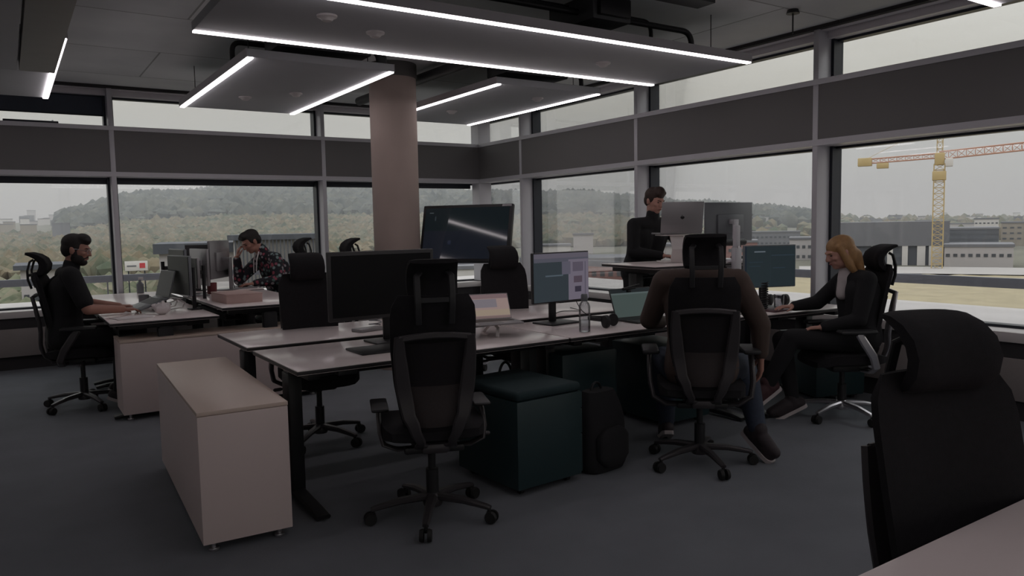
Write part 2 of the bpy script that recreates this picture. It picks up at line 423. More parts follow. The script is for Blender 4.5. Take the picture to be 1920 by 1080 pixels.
for s_ in (-.08, .08): B().box((0, s_, .02), (5.2, .006, .05)).obj('tray_side', 'duct', o)
fan_unit((2.15, 5.95, 2.86), (.75, .34, .18), 'dark fan unit above the light panel left of the column')
o = B().tube([(1.55, 6.2, 2.71)]+arc((1.55, 6.2, 2.78), (1.62, 6.2, 2.86), (1.55, 6.2, 2.86))+[(2.05, 6.2, 2.86)], .02, 10).obj('service_pipe', 'black'); tag(o, 'black pipe rising from the left edge of the panel left of the column', 'pipe')
o = B().tube([(2.4, 5.8, 2.83), (2.52, 5.8, 2.84)]+arc((2.52, 5.8, 2.84), (2.62, 5.8, 2.74), (2.62, 5.8, 2.84))+[(2.62, 5.8, 2.71)], .045, 12).obj('flexible_duct', 'duct'); tag(o, 'fat dark hose bending down onto the panel left of the column', 'air hose')
fan_unit((4.2, 6.0, 2.86), (.7, .34, .16), 'dark fan unit above the light panel right of the column')
o = B().tube([(4.4, 5.82, 2.84), (4.62, 5.82, 2.84)]+arc((4.62, 5.82, 2.84), (4.70, 5.82, 2.76), (4.70, 5.82, 2.84))+[(4.70, 5.82, 2.71)], .022, 10).obj('service_pipe', 'black'); tag(o, 'black pipe bending onto the panel right of the column', 'pipe')
o = B().tube([(3.62, 5.2, 2.9), (3.58, 8.6, 2.9)], .05, 12).obj('air_duct', 'duct'); tag(o, 'dark round duct between the column and the right light panel', 'duct')
o = B().tube([(1.0, 2.9, 2.93), (5.5, 2.9, 2.93)], .02, 10).obj('sprinkler_pipe', 'duct'); tag(o, 'thin grey pipe under the concrete ceiling at top right', 'pipe')
o = empty('sprinkler', (5.1, 3.75, 2.94), 0, 'small sprinkler head hanging from the ceiling near the right windows', 'sprinkler')
B().cyl((0, 0, -.12), (0, 0, .06), .006, 8).obj('stem', 'duct', o); b = B(); b.lathe((0, 0, .03), [(0, .03), (.04, .03), (.05, 0), (0, 0)], 16); b.obj('rose', 'duct', o)

# ------------------------------------------------------------------ office chair (faces local +Y)
def sring(hw, y0, curve, th, z, k=11, rnd=.5):
    """closed horizontal ring of a curved pad: half width, centre y, forward curve at the sides, thickness"""
    fr, bk = [], []
    for i in range(k):
        u = -1+2*i/(k-1); t = th*(1-abs(u)**6*rnd)
        y = y0+curve*u*u
        fr.append(V((u*hw, y+t/2, z))); bk.append(V((u*hw, y-t/2, z)))
    return fr+bk[::-1]
def lerp(tab, z):
    for (a, b), (c, d) in zip(tab, tab[1:]):
        if z <= c: return b+(d-b)*max(0, (z-a))/(c-a)
    return tab[-1][1]
BACKY = [(.42, -.20), (.52, -.225), (.66, -.215), (.85, -.245), (1.0, -.28), (1.10, -.31)]
BACKW = [(.42, .10), (.46, .13), (.55, .155), (.70, .180), (.85, .192), (1.0, .192), (1.06, .184), (1.10, .162)]
def make_chair(label, cat, group, frame='frame', base='frame'):
    t = empty('office_chair', (0, 0, 0), 0, label, cat, group)
    # backrest cushion
    b = B(); rings = []
    for i in range(27):
        z = .42+(1.105-.42)*i/26; edge = min(1, i/2.0, (26-i)/2.0); edge = .35+.65*edge
        rings.append(sring(lerp(BACKW, z)*(.94+.06*edge), lerp(BACKY, z)+.02, .035, .05*edge, z))
    b.loft(rings); bk = b.obj('backrest', 'fabric', t)
    b = B(); rings = []
    for i in range(8):
        z = .50+.19*i/7; rings.append(sring(lerp(BACKW, z)-.062, lerp(BACKY, z)-.012, .02, .012, z, 7))
    b.loft(rings); b.obj('lumbar_panel', 'lumbar', bk)
    b = B(); rings = []
    for i in range(8):
        z = .69+.20*i/7; rings.append(sring(lerp(BACKW, z)-.055, lerp(BACKY, z)-.010, .02, .010, z, 7))
    b.loft(rings); b.obj('mesh_panel', 'mesh', bk)
    # rear frame: two bars that run down and join under the back, with a cross bar
    b = B()
    for s in (-1, 1):
        pts = []; ws = []
        for i in range(13):
            z = .925-(.925-.44)*i/12; pts.append(V((s*(lerp(BACKW, z)-.035-.01*(i > 9)), lerp(BACKY, z)-.028-.012*(i/12), z))); ws.append(.042+.026*math.sin(math.pi*min(1, i/12)))
        pts += [V((s*.075, -.21, .41)), V((s*.02, -.17, .40))]; ws += [.055, .05]
        b.bar(pts, ws, .022, (1, 0, 0), .35)
    b.bar([V((x, lerp(BACKY, .915)-.028-.0*x, .915+.012*(1-(x/.158)**2))) for x in (-.158, -.08, 0, .08, .158)], .03, .02, (0, 0, 1), .35)
    b.box((0, -.155, .395), (.13, .12, .05), .018)
    b.obj('back_frame', frame, t)
    # headrest
    hz = empty('headrest_mount', (0, 0, 0)); bpy.data.objects.remove(hz)
    b = B(); rings = []
    prof = [(1.085, -.272, .026), (1.10, -.250, .050), (1.13, -.228, .064), (1.165, -.222, .068), (1.20, -.236, .062), (1.23, -.270, .048), (1.248, -.312, .034), (1.254, -.345, .018)]
    for i, (z, y, th) in enumerate(prof):
        hw = .114*(1-.10*(abs(i-3)/4)**2)
        n_ = V((0, prof[min(i+1, 7)][0]-prof[max(i-1, 0)][0], -(prof[min(i+1, 7)][1]-prof[max(i-1, 0)][1]))).normalized()
        fr, bk_ = [], []
        for j in range(11):
            u = -1+.2*j; tt = th*(1-.45*abs(u)**6); c = V((u*hw, y+.02*u*u, z))
            fr.append(c+n_*tt/2); bk_.append(c-n_*tt/2)
        rings.append(fr+bk_[::-1])
    b.loft(rings); hr = b.obj('headrest', 'fabric', t)
    b = B()
    for s in (-1, 1):
        b.bar([V((s*.072, -.305, .98)), V((s*.074, -.325, 1.05)), V((s*.076, -.325, 1.12)), V((s*.075, -.305, 1.19)), V((s*.06, -.285, 1.205))], .028, .014, (1, 0, 0), .3)
    b.bar([V((x, -.322, 1.085)) for x in (-.08, 0, .08)], .022, .012, (0, 0, 1))
    b.obj('headrest_bracket', 'blackp', hr)
    # seat
    b = B(); rings = []
    for i in range(15):
        y = -.22+.47*i/14; u = i/14; hw = .235*(1-.25*max(0, (u-.75)/.25)**2)*(1-.16*max(0, (.2-u)/.2)**2); th = .085*(.45+.55*min(1, i/2, (14-i)/2)); zt = .455-.035*max(0, (u-.7)/.3)**2
        top, bot = [], []
        for j in range(11):
            x = -1+.2*j; top.append(V((x*hw, y, zt+.012*x*x+th/2*(1-.3*abs(x)**6)))); bot.append(V((x*hw, y, zt-th/2*(1-.55*abs(x)**4))))
        rings.append(top+bot[::-1])
    b.loft(rings); b.obj('seat', 'fabric', t)
    # tilt mechanism and gas column
    b = B(); b.box((0, -.02, .385), (.20, .26, .055), .02); b.box((0, -.13, .375), (.28, .05, .035), .012); b.obj('tilt_mechanism', 'blackp', t)
    b = B(); b.tube([(.13, .03, .39), (.25, .03, .385)], .007, 8); b.cap((.25, .03, .385), (.285, .03, .383), .011); b.obj('tilt_lever', base, t)
    b = B(); b.cyl((0, 0, .06), (0, 0, .24), .030); b.cyl((0, 0, .24), (0, 0, .37), .018); b.obj('gas_column', 'blackp', t)
    # armrests
    for s in (-1, 1):
        b = B()
        b.bar([V((s*.10, -.10, .375)), V((s*.20, -.11, .38)), V((s*.268, -.11, .42)), V((s*.285, -.08, .50)), V((s*.288, -.02, .59)), V((s*.285, .02, .655))], [.05, .05, .052, .055, .055, .05], .026, (0, 1, 0), .35)
        a = b.obj('armrest', frame, t)
        B().box((s*.28, .03, .668), (.095, .25, .028), .013).obj('arm_pad', 'blackp', a)
    # star base, casters
    b = B(); b.lathe((0, 0, .08), [(.02, -.02), (.045, -.018), (.05, .0), (.042, .035), (.03, .045)], 20)
    for k in range(5):
        a = math.radians(72*k); d = V((math.cos(a), math.sin(a), 0)); sd = (-math.sin(a), math.cos(a), 0)
        b.bar([d*.03+V((0, 0, .105)), d*.16+V((0, 0, .098)), d*.275+V((0, 0, .078)), d*.298+V((0, 0, .072))], [.05, .042, .034, .028], [.034, .03, .022, .018], sd, .3)
    sb = b.obj('star_base', base, t)
    for k in range(5):
        a = math.radians(72*k); d = V((math.cos(a), math.sin(a), 0)); s_ = V((-math.sin(a), math.cos(a), 0)); b = B(); p = d*.29
        b.cyl(p+V((0, 0, .045)), p+V((0, 0, .082)), .009, 8)
        q = p-s_*.0
        for s in (-1, 1):
            c = q+d*.012
            b.loft([[c+s_*(s*(.009+.018*u))+V((0, 0, .03))+(.03*(1-.12*(u > .8)))*(math.cos(x)*d+math.sin(x)*V((0, 0, 1))) for x in [2*math.pi*i/18 for i in range(18)]] for u in (0, .5, .9, 1)])
        b.box(q+V((0, 0, .047)), (.02, .02, .02), .004)
        b.obj('caster', 'rubber', sb)
    return t
def set_chair(t, star, dz_head=0, dz=0, pitch_head=0):
    for c in ch(t, 'star_base'): c.rotation_euler = (0, 0, math.radians(star)-t.rotation_euler[2])
    for c in ch(t, 'headrest'): c.location = (0, 0, dz_head+dz)
    for c in t.children:
        if c.name.split('.')[0] in ('backrest', 'back_frame', 'seat', 'armrest', 'tilt_mechanism', 'tilt_lever'): c.location = (0, 0, dz)
G = 'black office chairs with headrests'
CH = {}
def place(key, base, pos, f, star, label, dzh=0, dz=0):
    r = dup(base, (pos[0], pos[1], 0), heading(f), label, G); set_chair(r, star, dzh, dz); CH[key] = r; return r
proto = make_chair('empty black office chair with its back to us at the front middle desk', 'chair', G)
proto.location = (1.65, 3.22, 0); proto.rotation_euler = (0, 0, heading((.36, .93))); set_chair(proto, 20)
PROTO_ARMS = ch(proto, 'armrest')
place('J', proto, (3.29, 3.02), (.66, .75), 32, 'black office chair seen from behind, occupied by the person in the brown jacket', .075)
place('two', proto, (1.66, 4.83), (-.12, -1), -62, 'empty black chair facing us behind the desks, left of the big black monitor', -.02)
place('five', proto, (3.24, 4.85), (-.2, -1), 10, 'empty black chair facing us behind the desks, in front of the wheeled display screen', -.02)
place('three', proto, (2.50, 6.98), (-1, .05), 15, 'empty black chair of which only the headrest shows, just left of the round column', .05)
place('B', proto, (.46, 7.02), (1, -.22), 1, 'black office chair occupied by the bearded person at the far left', .0)
place('FL', proto, (2.47, 8.28), (-1, -.05), 40, 'black office chair occupied by the person in the floral jacket', .05)
silver = make_chair('black chair, frame and base coloured silver as lit, occupied by the blonde person', 'chair', G, 'chrome', 'chrome')  # dark frame of the other chairs, coloured silver to look lit
silver.location = (4.88, 3.15, 0); silver.rotation_euler = (0, 0, heading((-.84, .54))); set_chair(silver, 38, -.02, -.02)
place('R', proto, (1.75, .70), (-.36, -.93), 20, 'empty black chair tucked under the table in the right foreground', -.02, -.07)

for a_ in PROTO_ARMS: a_.scale = (.86, 1, .62); a_.location = (0, 0, .144)

# ------------------------------------------------------------------ desks
def make_desk(label, name_loc, rz, L=1.6, D=.8, H=.74, group='white topped sit-stand desks', foot=.0):
    """origin at near left corner on the floor, length along local +X, depth along +Y"""
    t = empty('sit_stand_desk', (name_loc[0], name_loc[1], 0), rz, label, 'desk', group)
    b = B(); b.box((L/2, D/2, H-.0125), (L, D, .025), .003); tp = b.obj('tabletop', 'desk', t)
    b = B(); b.box((L/2, D/2, H-.0135), (L+.003, D+.003, .018), .002); b.obj('edge_band', 'edge', tp)
    b = B()
    for y in (.2, D-.2): b.box((L/2, y, H-.05), (L-.2, .04, .05), .004)
    for x in (.10, L-.10): b.box((x, D/2, H-.045), (.06, D-.12, .04), .004)
    b.obj('support_frame', 'black', t)
    for x in (.09, L-.09):
        b = B(); b.box((x, D/2, .36*H/.74), (.07, .11, H-.10-.02), .006); b.box((x, D/2, H*.62), (.06, .09, H*.6), .006)
        lg = b.obj('lifting_column', 'black', t)
        b = B(); b.bar([V((x, -.02, .02)), V((x, .08, .03)), V((x, D/2, .045)), V((x, D-.08, .03)), V((x, D+.0, .02))], .075, [.02, .03, .045, .03, .02], (1, 0, 0), .3)
        b.obj('foot', 'black', lg)
    b = B(); b.box((L/2, D-.14, H-.13), (L-.5, .12, .008)); b.box((L/2, D-.08, H-.105), (L-.5, .006, .05)); b.obj('cable_tray', 'black', t)
    b = B(); b.box((.26, .05, H-.04), (.10, .05, .025), .005); b.obj('height_switch', 'blackp', t)
    return t
DD = 'white topped sit-stand desks'
make_desk('front left desk with a white top, nearest the white cabinet, under the large black monitor', (1.10, 3.495), 0, 1.61, .765)
make_desk('front row desk carrying the clear bottle, headphones and lit monitor', (2.725, 3.495), 0, 1.60, .765)
make_desk('second row desk with a white top behind the large black monitor, nearest the low cabinets', (1.105, 4.40), 0, 1.61, .72)
make_desk('second row desk behind the lit monitor, in front of the wheeled display screen', (2.73, 4.40), 0, 1.45, .72)
make_desk('white desk the blonde person rests a hand on, under a monitor and drinking glass', (4.37, 3.455), math.radians(-5), .98, .76)
make_desk('raised desk at standing height by the right windows, used by the standing person', (4.27, 4.39), math.radians(-6), 1.40, .74, 1.055)
def make_side_desk(x0, y0, lx, ly, H, label):
    t = make_desk(label, (x0+lx, y0), math.radians(90), ly, lx, H); return t
make_side_desk(.60, 6.26, .77, 1.55, .74, 'white desk in front of the bearded person at the far left')
make_side_desk(.60, 7.83, .77, 1.50, .74, 'white desk by the far left window, beyond the bearded person')
make_side_desk(1.39, 6.235, .78, 1.60, .80, 'slightly raised white desk with a pale box on it, left of the floral jacket')
make_side_desk(1.39, 7.86, .78, 1.47, .81, 'white desk by the back windows the person in the floral jacket leans on')
# meeting table, bottom right corner
t = empty('meeting_table', (2.4, .10, 0), 0, 'pale table corner in the bottom right foreground', 'table')
b = B(); b.box((0, 0, .7275), (2.6, 1.38, .025), .004); tp = b.obj('tabletop', 'desk', t)
B().box((0, 0, .726), (2.604, 1.384, .016), .002).obj('edge_band', 'edge', tp)
for sx in (-1, 1):
    for sy in (-1, 1): B().box((sx*1.2, sy*.6, .358), (.05, .05, .714), .006).obj('leg', 'black', t)

# ------------------------------------------------------------------ white low cabinets
def cabinet(loc, rz, w, d, h, label, nd):
    t = empty('low_cabinet', loc, rz, label, 'cabinet', 'low white cabinets')
    z0 = .045
    B().box((w/2, d/2, (z0+h-.02)/2), (w, d, h-.02-z0), .003).obj('body', 'white', t)
    B().box((w/2, d/2, h-.009), (w+.002, d+.002, .018), .002).obj('cabinet_top', 'cabtop', t)
    for x in (.05, w-.05):
        for y in (.05, d-.05):
            b = B(); b.lathe((x, y, 0), [(.022, 0), (.024, .004), (.022, .012), (.010, .014), (.010, .046)], 14); b.obj('foot', 'chrome', t)
    return t
cabinet((.632, 3.405, 0), math.radians(-2.6), .385, 1.46, .63, 'nearest white low cabinet, standing end-on in the left foreground', 2)
cabinet((.655, 6.245, 0), 0, 1.50, .38, .605, 'farther white low cabinet standing crosswise under the desk of the bearded person', 3)

# ------------------------------------------------------------------ pedestals
def pedestal(loc, rz, w, d, h, cushion, label):
    t = empty('mobile_pedestal', loc, rz, label, 'pedestal', 'dark teal mobile pedestals')
    B().box((w/2, d/2, .04+(h-.04)/2), (w, d, h-.04), .004).obj('body', 'teal', t)
    for i, (z0, z1) in enumerate(((.05, .26), (.265, .40), (.405, h-.008))):
        fr = B().box((w+.006, d/2, (z0+z1)/2), (.014, d-.01, z1-z0), .003).obj('drawer', 'teal', t)
        B().box((w+.02, d/2, z1-.02), (.014, .12, .012), .003).obj('handle', 'black', fr)
    if cushion:
        b = B(); b.box((w/2, d/2, h+.026), (w+.006, d+.006, .05), .022, seg=3); b.obj('seat_cushion', 'tealf', t)
    b = B(); b.box((w/2, d/2, .034), (w-.06, d-.06, .014)); b.obj('plinth', 'black', t)
    for x in (.06, w-.06):
        for y in (.06, d-.06):
            b = B(); b.cyl((x-.012, y, .02), (x+.012, y, .02), .02, 14); b.obj('caster', 'rubber', t)
    return t
pedestal((2.115, 3.165, 0), math.radians(4), .44, .55, .50, True, 'teal pedestal with a dark cushion on top, between the front chair and the backpack')
pedestal((2.80, 3.68, 0), 0, .43, .55, .60, False, 'taller dark teal pedestal under the desk with the clear bottle')
pedestal((3.66, 3.66, 0), 0, .42, .55, .55, False, 'dark teal pedestal under the desk in front of the brown jacket')
pedestal((5.12, 3.52, 0), math.radians(-20), .42, .50, .50, False, 'dark teal pedestal on the floor behind the chair of the blonde person')

# ------------------------------------------------------------------ monitors and laptops (screen faces local -Y, origin on the desk under the stand)
def monitor(loc, rz, w, h, zc, label, screen='screenoff', back='bezel', stand='black', tilt=0, stand_y=.10, basew=.24, dx=0, group='desk monitors', arm=False, bez=.008, name='monitor'):
    t = empty(name, loc, rz, label, 'monitor', group)
    R = Matrix.Rotation(math.radians(tilt), 3, 'X')
    c = V((dx, 0, zc))
    b = B(); b.box(c+R@V((0, .012, 0)), (w, .024, h), .006, R); b.box(c+R@V((0, .032, -.02)), (w*.55, .03, h*.5), .012, R); o = b.obj('display_body', back, t)
    B().box(c+R@V((0, -.0015, 0)), (w-2*bez, .004, h-2*bez), 0, R).obj('screen', screen, o)
    if arm:
        b = B(); b.cyl((0, stand_y, 0), (0, stand_y, zc+.06), .016, 14); b.box((0, stand_y, .006), (.11, .09, .012), .003); b.obj('stand_pole', stand, t)
        b = B(); b.bar([V((0, stand_y, zc)), V((dx*.5+.01, stand_y*.6, zc)), V((dx, .045, zc))], .035, .02, (0, 0, 1)); b.box((dx, .045, zc), (.09, .012, .09), .003); b.obj('monitor_arm', 'black', t)
    else:
        b = B(); b.box((0, stand_y, zc*.5), (.055, .022, zc), .005); b.box((dx*.5, (stand_y+.03)/2, zc), (.06+abs(dx), abs(stand_y-.02)+.01, .04), .004); b.obj('stand_neck', stand, t)
        b = B(); b.box((0, stand_y-.04, .006), (basew, .20, .012), .005); b.obj('stand_base', stand, t)
    return t
def laptop(loc, rz, label, w=.325, d=.225, open_=105, screen='screenoff', body='silver', tilt=0, logo=None, group='laptops', h=None):
    """hinge at local y=0, keyboard towards -Y, lid rising"""
    t = empty('laptop', loc, rz, label, 'laptop', group); h = h or d
    Rb = Matrix.Rotation(math.radians(-tilt), 3, 'X')
    b = B(); b.box(Rb@V((0, -d/2, .008)), (w, d, .014), .005, Rb); base = b.obj('base', body, t)
    b = B(); b.box(Rb@V((0, -d*.36, .0155)), (w*.86, d*.42, .002), 0, Rb); b.obj('keyboard', 'blackp', base)
    b = B(); b.box(Rb@V((0, -d*.80, .0155)), (w*.38, d*.3, .0015), 0, Rb); b.obj('trackpad', 'monback', base)
    a = math.radians(90-open_)-math.radians(tilt)*0
    R = Matrix.Rotation(a, 3, 'X'); hinge = V((0, 0, .012))
    b = B(); b.box(hinge+R@V((0, .004, h/2)), (w, .008, h), .003, R); lid = b.obj('lid', body, t)
    b = B(); b.box(hinge+R@V((0, -.0008, h/2)), (w-.012, .002, h-.014), 0, R); b.obj('screen', screen, lid)
    if logo:
        b = B()
        for k, (px, pz, r) in enumerate(((-.007, 0, .011), (.007, 0, .011), (0, -.004, .011))):
            pts = [hinge+R@V((px+r*math.cos(q), .0085, h/2+pz+r*math.sin(q)*1.05)) for q in [2*math.pi*i/16 for i in range(16)]]
            b.loft([pts, [p+R@V((0, .0006, 0)) for p in pts]], True, False)
        pts = [hinge+R@V((x, .0085, h/2+z)) for x, z in ((-.002, .013), (.006, .016), (.009, .023), (.001, .021))]
        b.loft([pts, [p+R@V((0, .0006, 0)) for p in pts]], True, False)
        b.obj('lid_emblem', 'blackp', lid)
    return t
def screen_mat(name, bgc, s, blocks, rough=.4, spec=.15):
    """dim screen: background plus rectangles in object coordinates (x0,x1,z0,z1,colour)"""
    m = bpy.data.materials.new(name); m.use_nodes = True; MATS[name] = m; M[name] = m
    n = m.node_tree.nodes; l = m.node_tree.links; p = n['Principled BSDF']
    p.inputs['Base Color'].default_value = (.005, .005, .005, 1); p.inputs['Roughness'].default_value = rough; p.inputs['Specular IOR Level'].default_value = spec
    tc = n.new('ShaderNodeTexCoord'); sp = n.new('ShaderNodeSeparateXYZ'); l.new(tc.outputs['Generated'], sp.inputs[0])
    last = None
    rgb = n.new('ShaderNodeRGB'); rgb.outputs[0].default_value = bgc+(1,); last = rgb.outputs[0]
    def step(sock, a, b):
        g = n.new('ShaderNodeMath'); g.operation = 'GREATER_THAN'; l.new(sock, g.inputs[0]); g.inputs[1].default_value = a
        h = n.new('ShaderNodeMath'); h.operation = 'LESS_THAN'; l.new(sock, h.inputs[0]); h.inputs[1].default_value = b
        k = n.new('ShaderNodeMath'); k.operation = 'MULTIPLY'; l.new(g.outputs[0], k.inputs[0]); l.new(h.outputs[0], k.inputs[1]); return k.outputs[0]
    for (x0, x1, z0, z1, c) in blocks:
        k = n.new('ShaderNodeMath'); k.operation = 'MULTIPLY'; l.new(step(sp.outputs[0], x0, x1), k.inputs[0]); l.new(step(sp.outputs[2], z0, z1), k.inputs[1])
        mx = n.new('ShaderNodeMix'); mx.data_type = 'RGBA'; l.new(k.outputs[0], mx.inputs[0]); l.new(last, mx.inputs[6]); mx.inputs[7].default_value = c+(1,); last = mx.outputs[2]
    l.new(last, p.inputs['Emission Color']); p.inputs['Emission Strength'].default_value = s
    return name
s1 = screen_mat('desktop_screen', srgb(44, 51, 55), 1, [(0, 1, .90, 1, srgb(84, 80, 90)), (0, 1, .82, .90, srgb(72, 72, 82)), (.0, .62, .0, .8, srgb(44, 51, 56)), (.2, .52, .52, .55, srgb(70, 80, 88)), (.62, 1, 0, .86, srgb(98, 92, 104)), (.50, .66, .55, .82, srgb(80, 78, 90)), (.70, .90, .60, .80, srgb(78, 72, 84)), (.72, .88, .36, .50, srgb(72, 62, 72)), (.74, .86, .16, .28, srgb(48, 44, 56)), (.93, .95, .1, .8, srgb(78, 74, 86))])
s2 = screen_mat('code_screen', srgb(38, 47, 51), .8, [(0, .03, 0, 1, srgb(28, 36, 46)), (.18, .40, .85, .88, srgb(96, 104, 112)), (.52, .98, .76, .78, srgb(48, 60, 70)), (.5, .505, 0, .9, srgb(44, 56, 64)), (.08, .35, .60, .62, srgb(42, 54, 62)), (.08, .30, .5, .52, srgb(42, 54, 62)), (.55, .8, .45, .47, srgb(44, 56, 66))])
s3 = screen_mat('page_screen', srgb(134, 116, 112), 1, [(0, 1, .82, 1, srgb(108, 90, 92)), (.35, .80, .45, .8, srgb(108, 102, 108)), (.0, 1, .12, .36, srgb(136, 122, 108)), (0, 1, .0, .10, srgb(106, 90, 88))])
s4 = screen_mat('dim_green_screen', srgb(62, 72, 70), 1, [(0, 1, .86, 1, srgb(30, 34, 36)), (0, 1, .80, .86, srgb(76, 86, 86))])
s5 = screen_mat('laptop_back_light', srgb(60, 62, 66), 1, [])
s6 = screen_mat('display_screen', srgb(19, 22, 29), 1, [(0, 1, .55, 1, srgb(14, 21, 24)), (.05, .10, .90, .915, srgb(70, 74, 78)), (.12, .135, .75, .84, srgb(40, 46, 50)), (.42, .52, .56, .57, srgb(34, 40, 48)), (.3, .34, .28, .36, srgb(28, 32, 44))], .06, .6)

D = .74
# front row
monitor((1.845, 4.06, D), math.radians(1), .665, .39, .338, 'large black switched-off monitor on the front left desk, behind the empty front chair', bez=.022, dx=-.045, stand_y=.06, basew=.26)
monitor((3.06, 4.06, D), math.radians(6), .515, .335, .312, 'lit monitor showing a web page beside the clear bottle', s1, dx=.035, stand_y=.06, basew=.26)
b = B(); b.box((1.68, 3.82, D+.006), (.34, .24, .012), .004); o = b.obj('notebook', 'blackp'); tag(o, 'thin black closed notebook lying on the front left desk beside the empty front chair', 'notebook')
# laptop raised on a white stand
t = empty('laptop_stand', (2.38, 3.98, D), math.radians(-14), 'white laptop stand with splayed legs beside the large black monitor', 'laptop stand')
b = B()
for s in (-1, 1):
    b.bar([V((s*.07, -.17, .0)), V((s*.09, -.12, .05)), V((s*.09, .0, .068))], .02, .008, (1, 0, 0)); b.bar([V((s*.09, .0, .068)), V((s*.07, .10, 0))], .02, .008, (1, 0, 0))
b.obj('stand_leg', 'sill', t)
B().box((0, -.02, .069), (.26, .20, .006), .002).obj('stand_plate', 'sill', t)
laptop((2.42, 4.0, D+.072), math.radians(-14), 'open laptop with a pale web page on its screen, raised on the white stand', .40, .22, 118, s3, 'silver', h=.175)
# laptop by the brown jacket
laptop((3.62, 3.90, D), math.radians(-4), 'open laptop with a dim green screen at the elbow of the brown jacket', .36, .23, 112, s4, 'bezel', h=.215)
t = empty('webcam', (3.60, 3.955, .935), math.radians(-4), 'small black webcam with side arms clipped on top of the dim green laptop', 'webcam')
b = B(); b.cap((-.05, 0, .012), (.05, 0, .018), .010); b.box((0, .005, -.004), (.03, .022, .02), .004); b.obj('camera_body', 'black', t)
b = B(); b.bar([V((-.04, .0, .018)), V((.02, .0, .028)), V((.09, 0, .04))], .016, .006, (0, 1, 0)); b.obj('arm', 'black', t)
# clear water bottle
t = empty('water_bottle', (2.945, 3.64, D), 0, 'clear water bottle with a grey cap on the desk beside the black headphones', 'bottle')
b = B(); b.lathe((0, 0, 0), [(.0, .001), (.032, .001), (.035, .006), (.035, .155), (.030, .175), (.018, .188), (.016, .20), (.016, .20)], 28); b.obj('bottle_body', 'clear', t)
b = B(); b.lathe((0, 0, .003), [(.0, 0), (.030, 0), (.032, .004), (.032, .07), (0, .07)], 24); b.obj('water', 'water', t)
b = B(); b.lathe((0, 0, .19), [(.0, 0), (.020, 0), (.021, .004), (.021, .036), (.016, .044), (0, .046)], 20); b.obj('bottle_cap', 'monback', t)
# headphones
def headphones(loc, rz, label, s=1.0):
    t = empty('headphones', loc, rz, label, 'headphones', 'black headphones')
    for k in (-1, 1):
        b = B(); R = Matrix.Rotation(k*.5, 3, 'Z')
        rings = [[V((k*.055*s, 0, .042*s))+R@V((x, .034*s*r*math.cos(q), .042*s*r*math.sin(q))) for q in [2*math.pi*i/20 for i in range(20)]] for x, r in ((-.018*s, .6), (-.016*s, .95), (0, 1), (.012*s, .96), (.018*s, .7))]
        b.loft(rings); b.obj('ear_cup', 'blackp', t)
    b = B(); b.bar([V((-.06*s+.12*s*u, .03+.12*s*math.sin(math.pi*u), .04*s+.012)) for u in [i/14 for i in range(15)]], .024*s, .009, (0, 0, 1), .3); b.obj('headband', 'blackp', t)
    return t
headphones((3.20, 3.70, D), math.radians(25), 'black headphones lying on the desk beside the clear bottle', 1.0)
# cables on the second row
def cable(pts, r, label, m='black'):
    P = [V(p) for p in pts]; out = []
    for i in range(len(P)-1):
        p0, p1, p2, p3 = P[max(i-1, 0)], P[i], P[i+1], P[min(i+2, len(P)-1)]
        for k in range(6):
            u = k/6; out.append(.5*((2*p1)+(p2-p0)*u+(2*p0-5*p1+4*p2-p3)*u*u+(3*p1-p0-3*p2+p3)*u**3))
    out.append(P[-1])
    return tag(B().tube(out, r, 8).obj('cable', m), label, 'cable')
cable([(3.22, 4.12, .95), (3.30, 4.10, .80), (3.42, 4.06, .745), (3.40, 3.96, .744), (3.30, 3.9, .744)], .003, 'thin cable hanging behind the lit monitor')
cable([(3.30, 4.45, .744), (3.5, 4.6, .744), (3.62, 4.52, .745), (3.70, 4.75, .744)], .003, 'thin cable on the second row desk behind the dim green laptop')
t = empty('docking_hub', (1.93, 4.60, D), math.radians(12), 'small silver docking hub on the second row desk beside the black monitor stand', 'docking hub')
B().box((0, 0, .010), (.20, .11, .02), .005).obj('hub_body', 'silver', t)
b = B(); b.tube([(.05+.04*math.cos(q), .04*math.sin(q), .028+.004*q) for q in [i*.5 for i in range(26)]], .0035, 6); b.obj('hub_cable', 'monback', t)
# under-desk bag
t = empty('tote_bag', (2.62, 4.05, 0), 0, 'black bag whose loop handle shows above the cushioned pedestal', 'bag')
b = B(); b.loft([[V((x*(.13-.02*u)*1.0, y*(.08-.03*u), .42*u+.01)) for x, y in ((-1, -.7), (-.7, -1), (.7, -1), (1, -.7), (1, .7), (.7, 1), (-.7, 1), (-1, .7))] for u in (0, .03, .5, 1)]); b.obj('bag_body', 'tee', t)
b = B(); b.tube([(-.05+.05*(1-math.cos(q)), 0, .42+.11*math.sin(q)) for q in [math.pi*i/14 for i in range(15)]], .009, 8); b.obj('bag_handle', 'black', t)
# backpack
t = empty('backpack', (2.775, 3.30, 0), math.radians(6), 'black backpack standing on the floor right of the cushioned pedestal', 'backpack')
b = B(); rings = []
for i in range(14):
    u = i/13; z = .005+.45*u; wd = .155*(1-.35*max(0, (u-.55)/.45)**2)*(.9+.1*min(1, i)); dp = .10*(1-.45*max(0, (u-.5)/.5)**2)*(.85+.15*min(1, i))
    rings.append([V((wd*math.copysign(abs(math.cos(q))**.6, math.cos(q)), dp*math.copysign(abs(math.sin(q))**.6, math.sin(q))+.015*u, z)) for q in [2*math.pi*k/28 for k in range(28)]])
b.loft(rings); b.obj('bag_body', 'tee', t)
b = B(); rings = []
for i in range(9):
    u = i/8; z = .04+.22*u; e_ = min(1, i/1.5, (8-i)/1.5); e_ = .5+.5*e_
    rings.append([V((.12*e_*math.copysign(abs(math.cos(q))**.6, math.cos(q)), -.095+.04*e_*math.copysign(abs(math.sin(q))**.7, math.sin(q)), z)) for q in [2*math.pi*k/20 for k in range(20)]])
b.loft(rings); b.obj('front_pocket', 'tee', t)
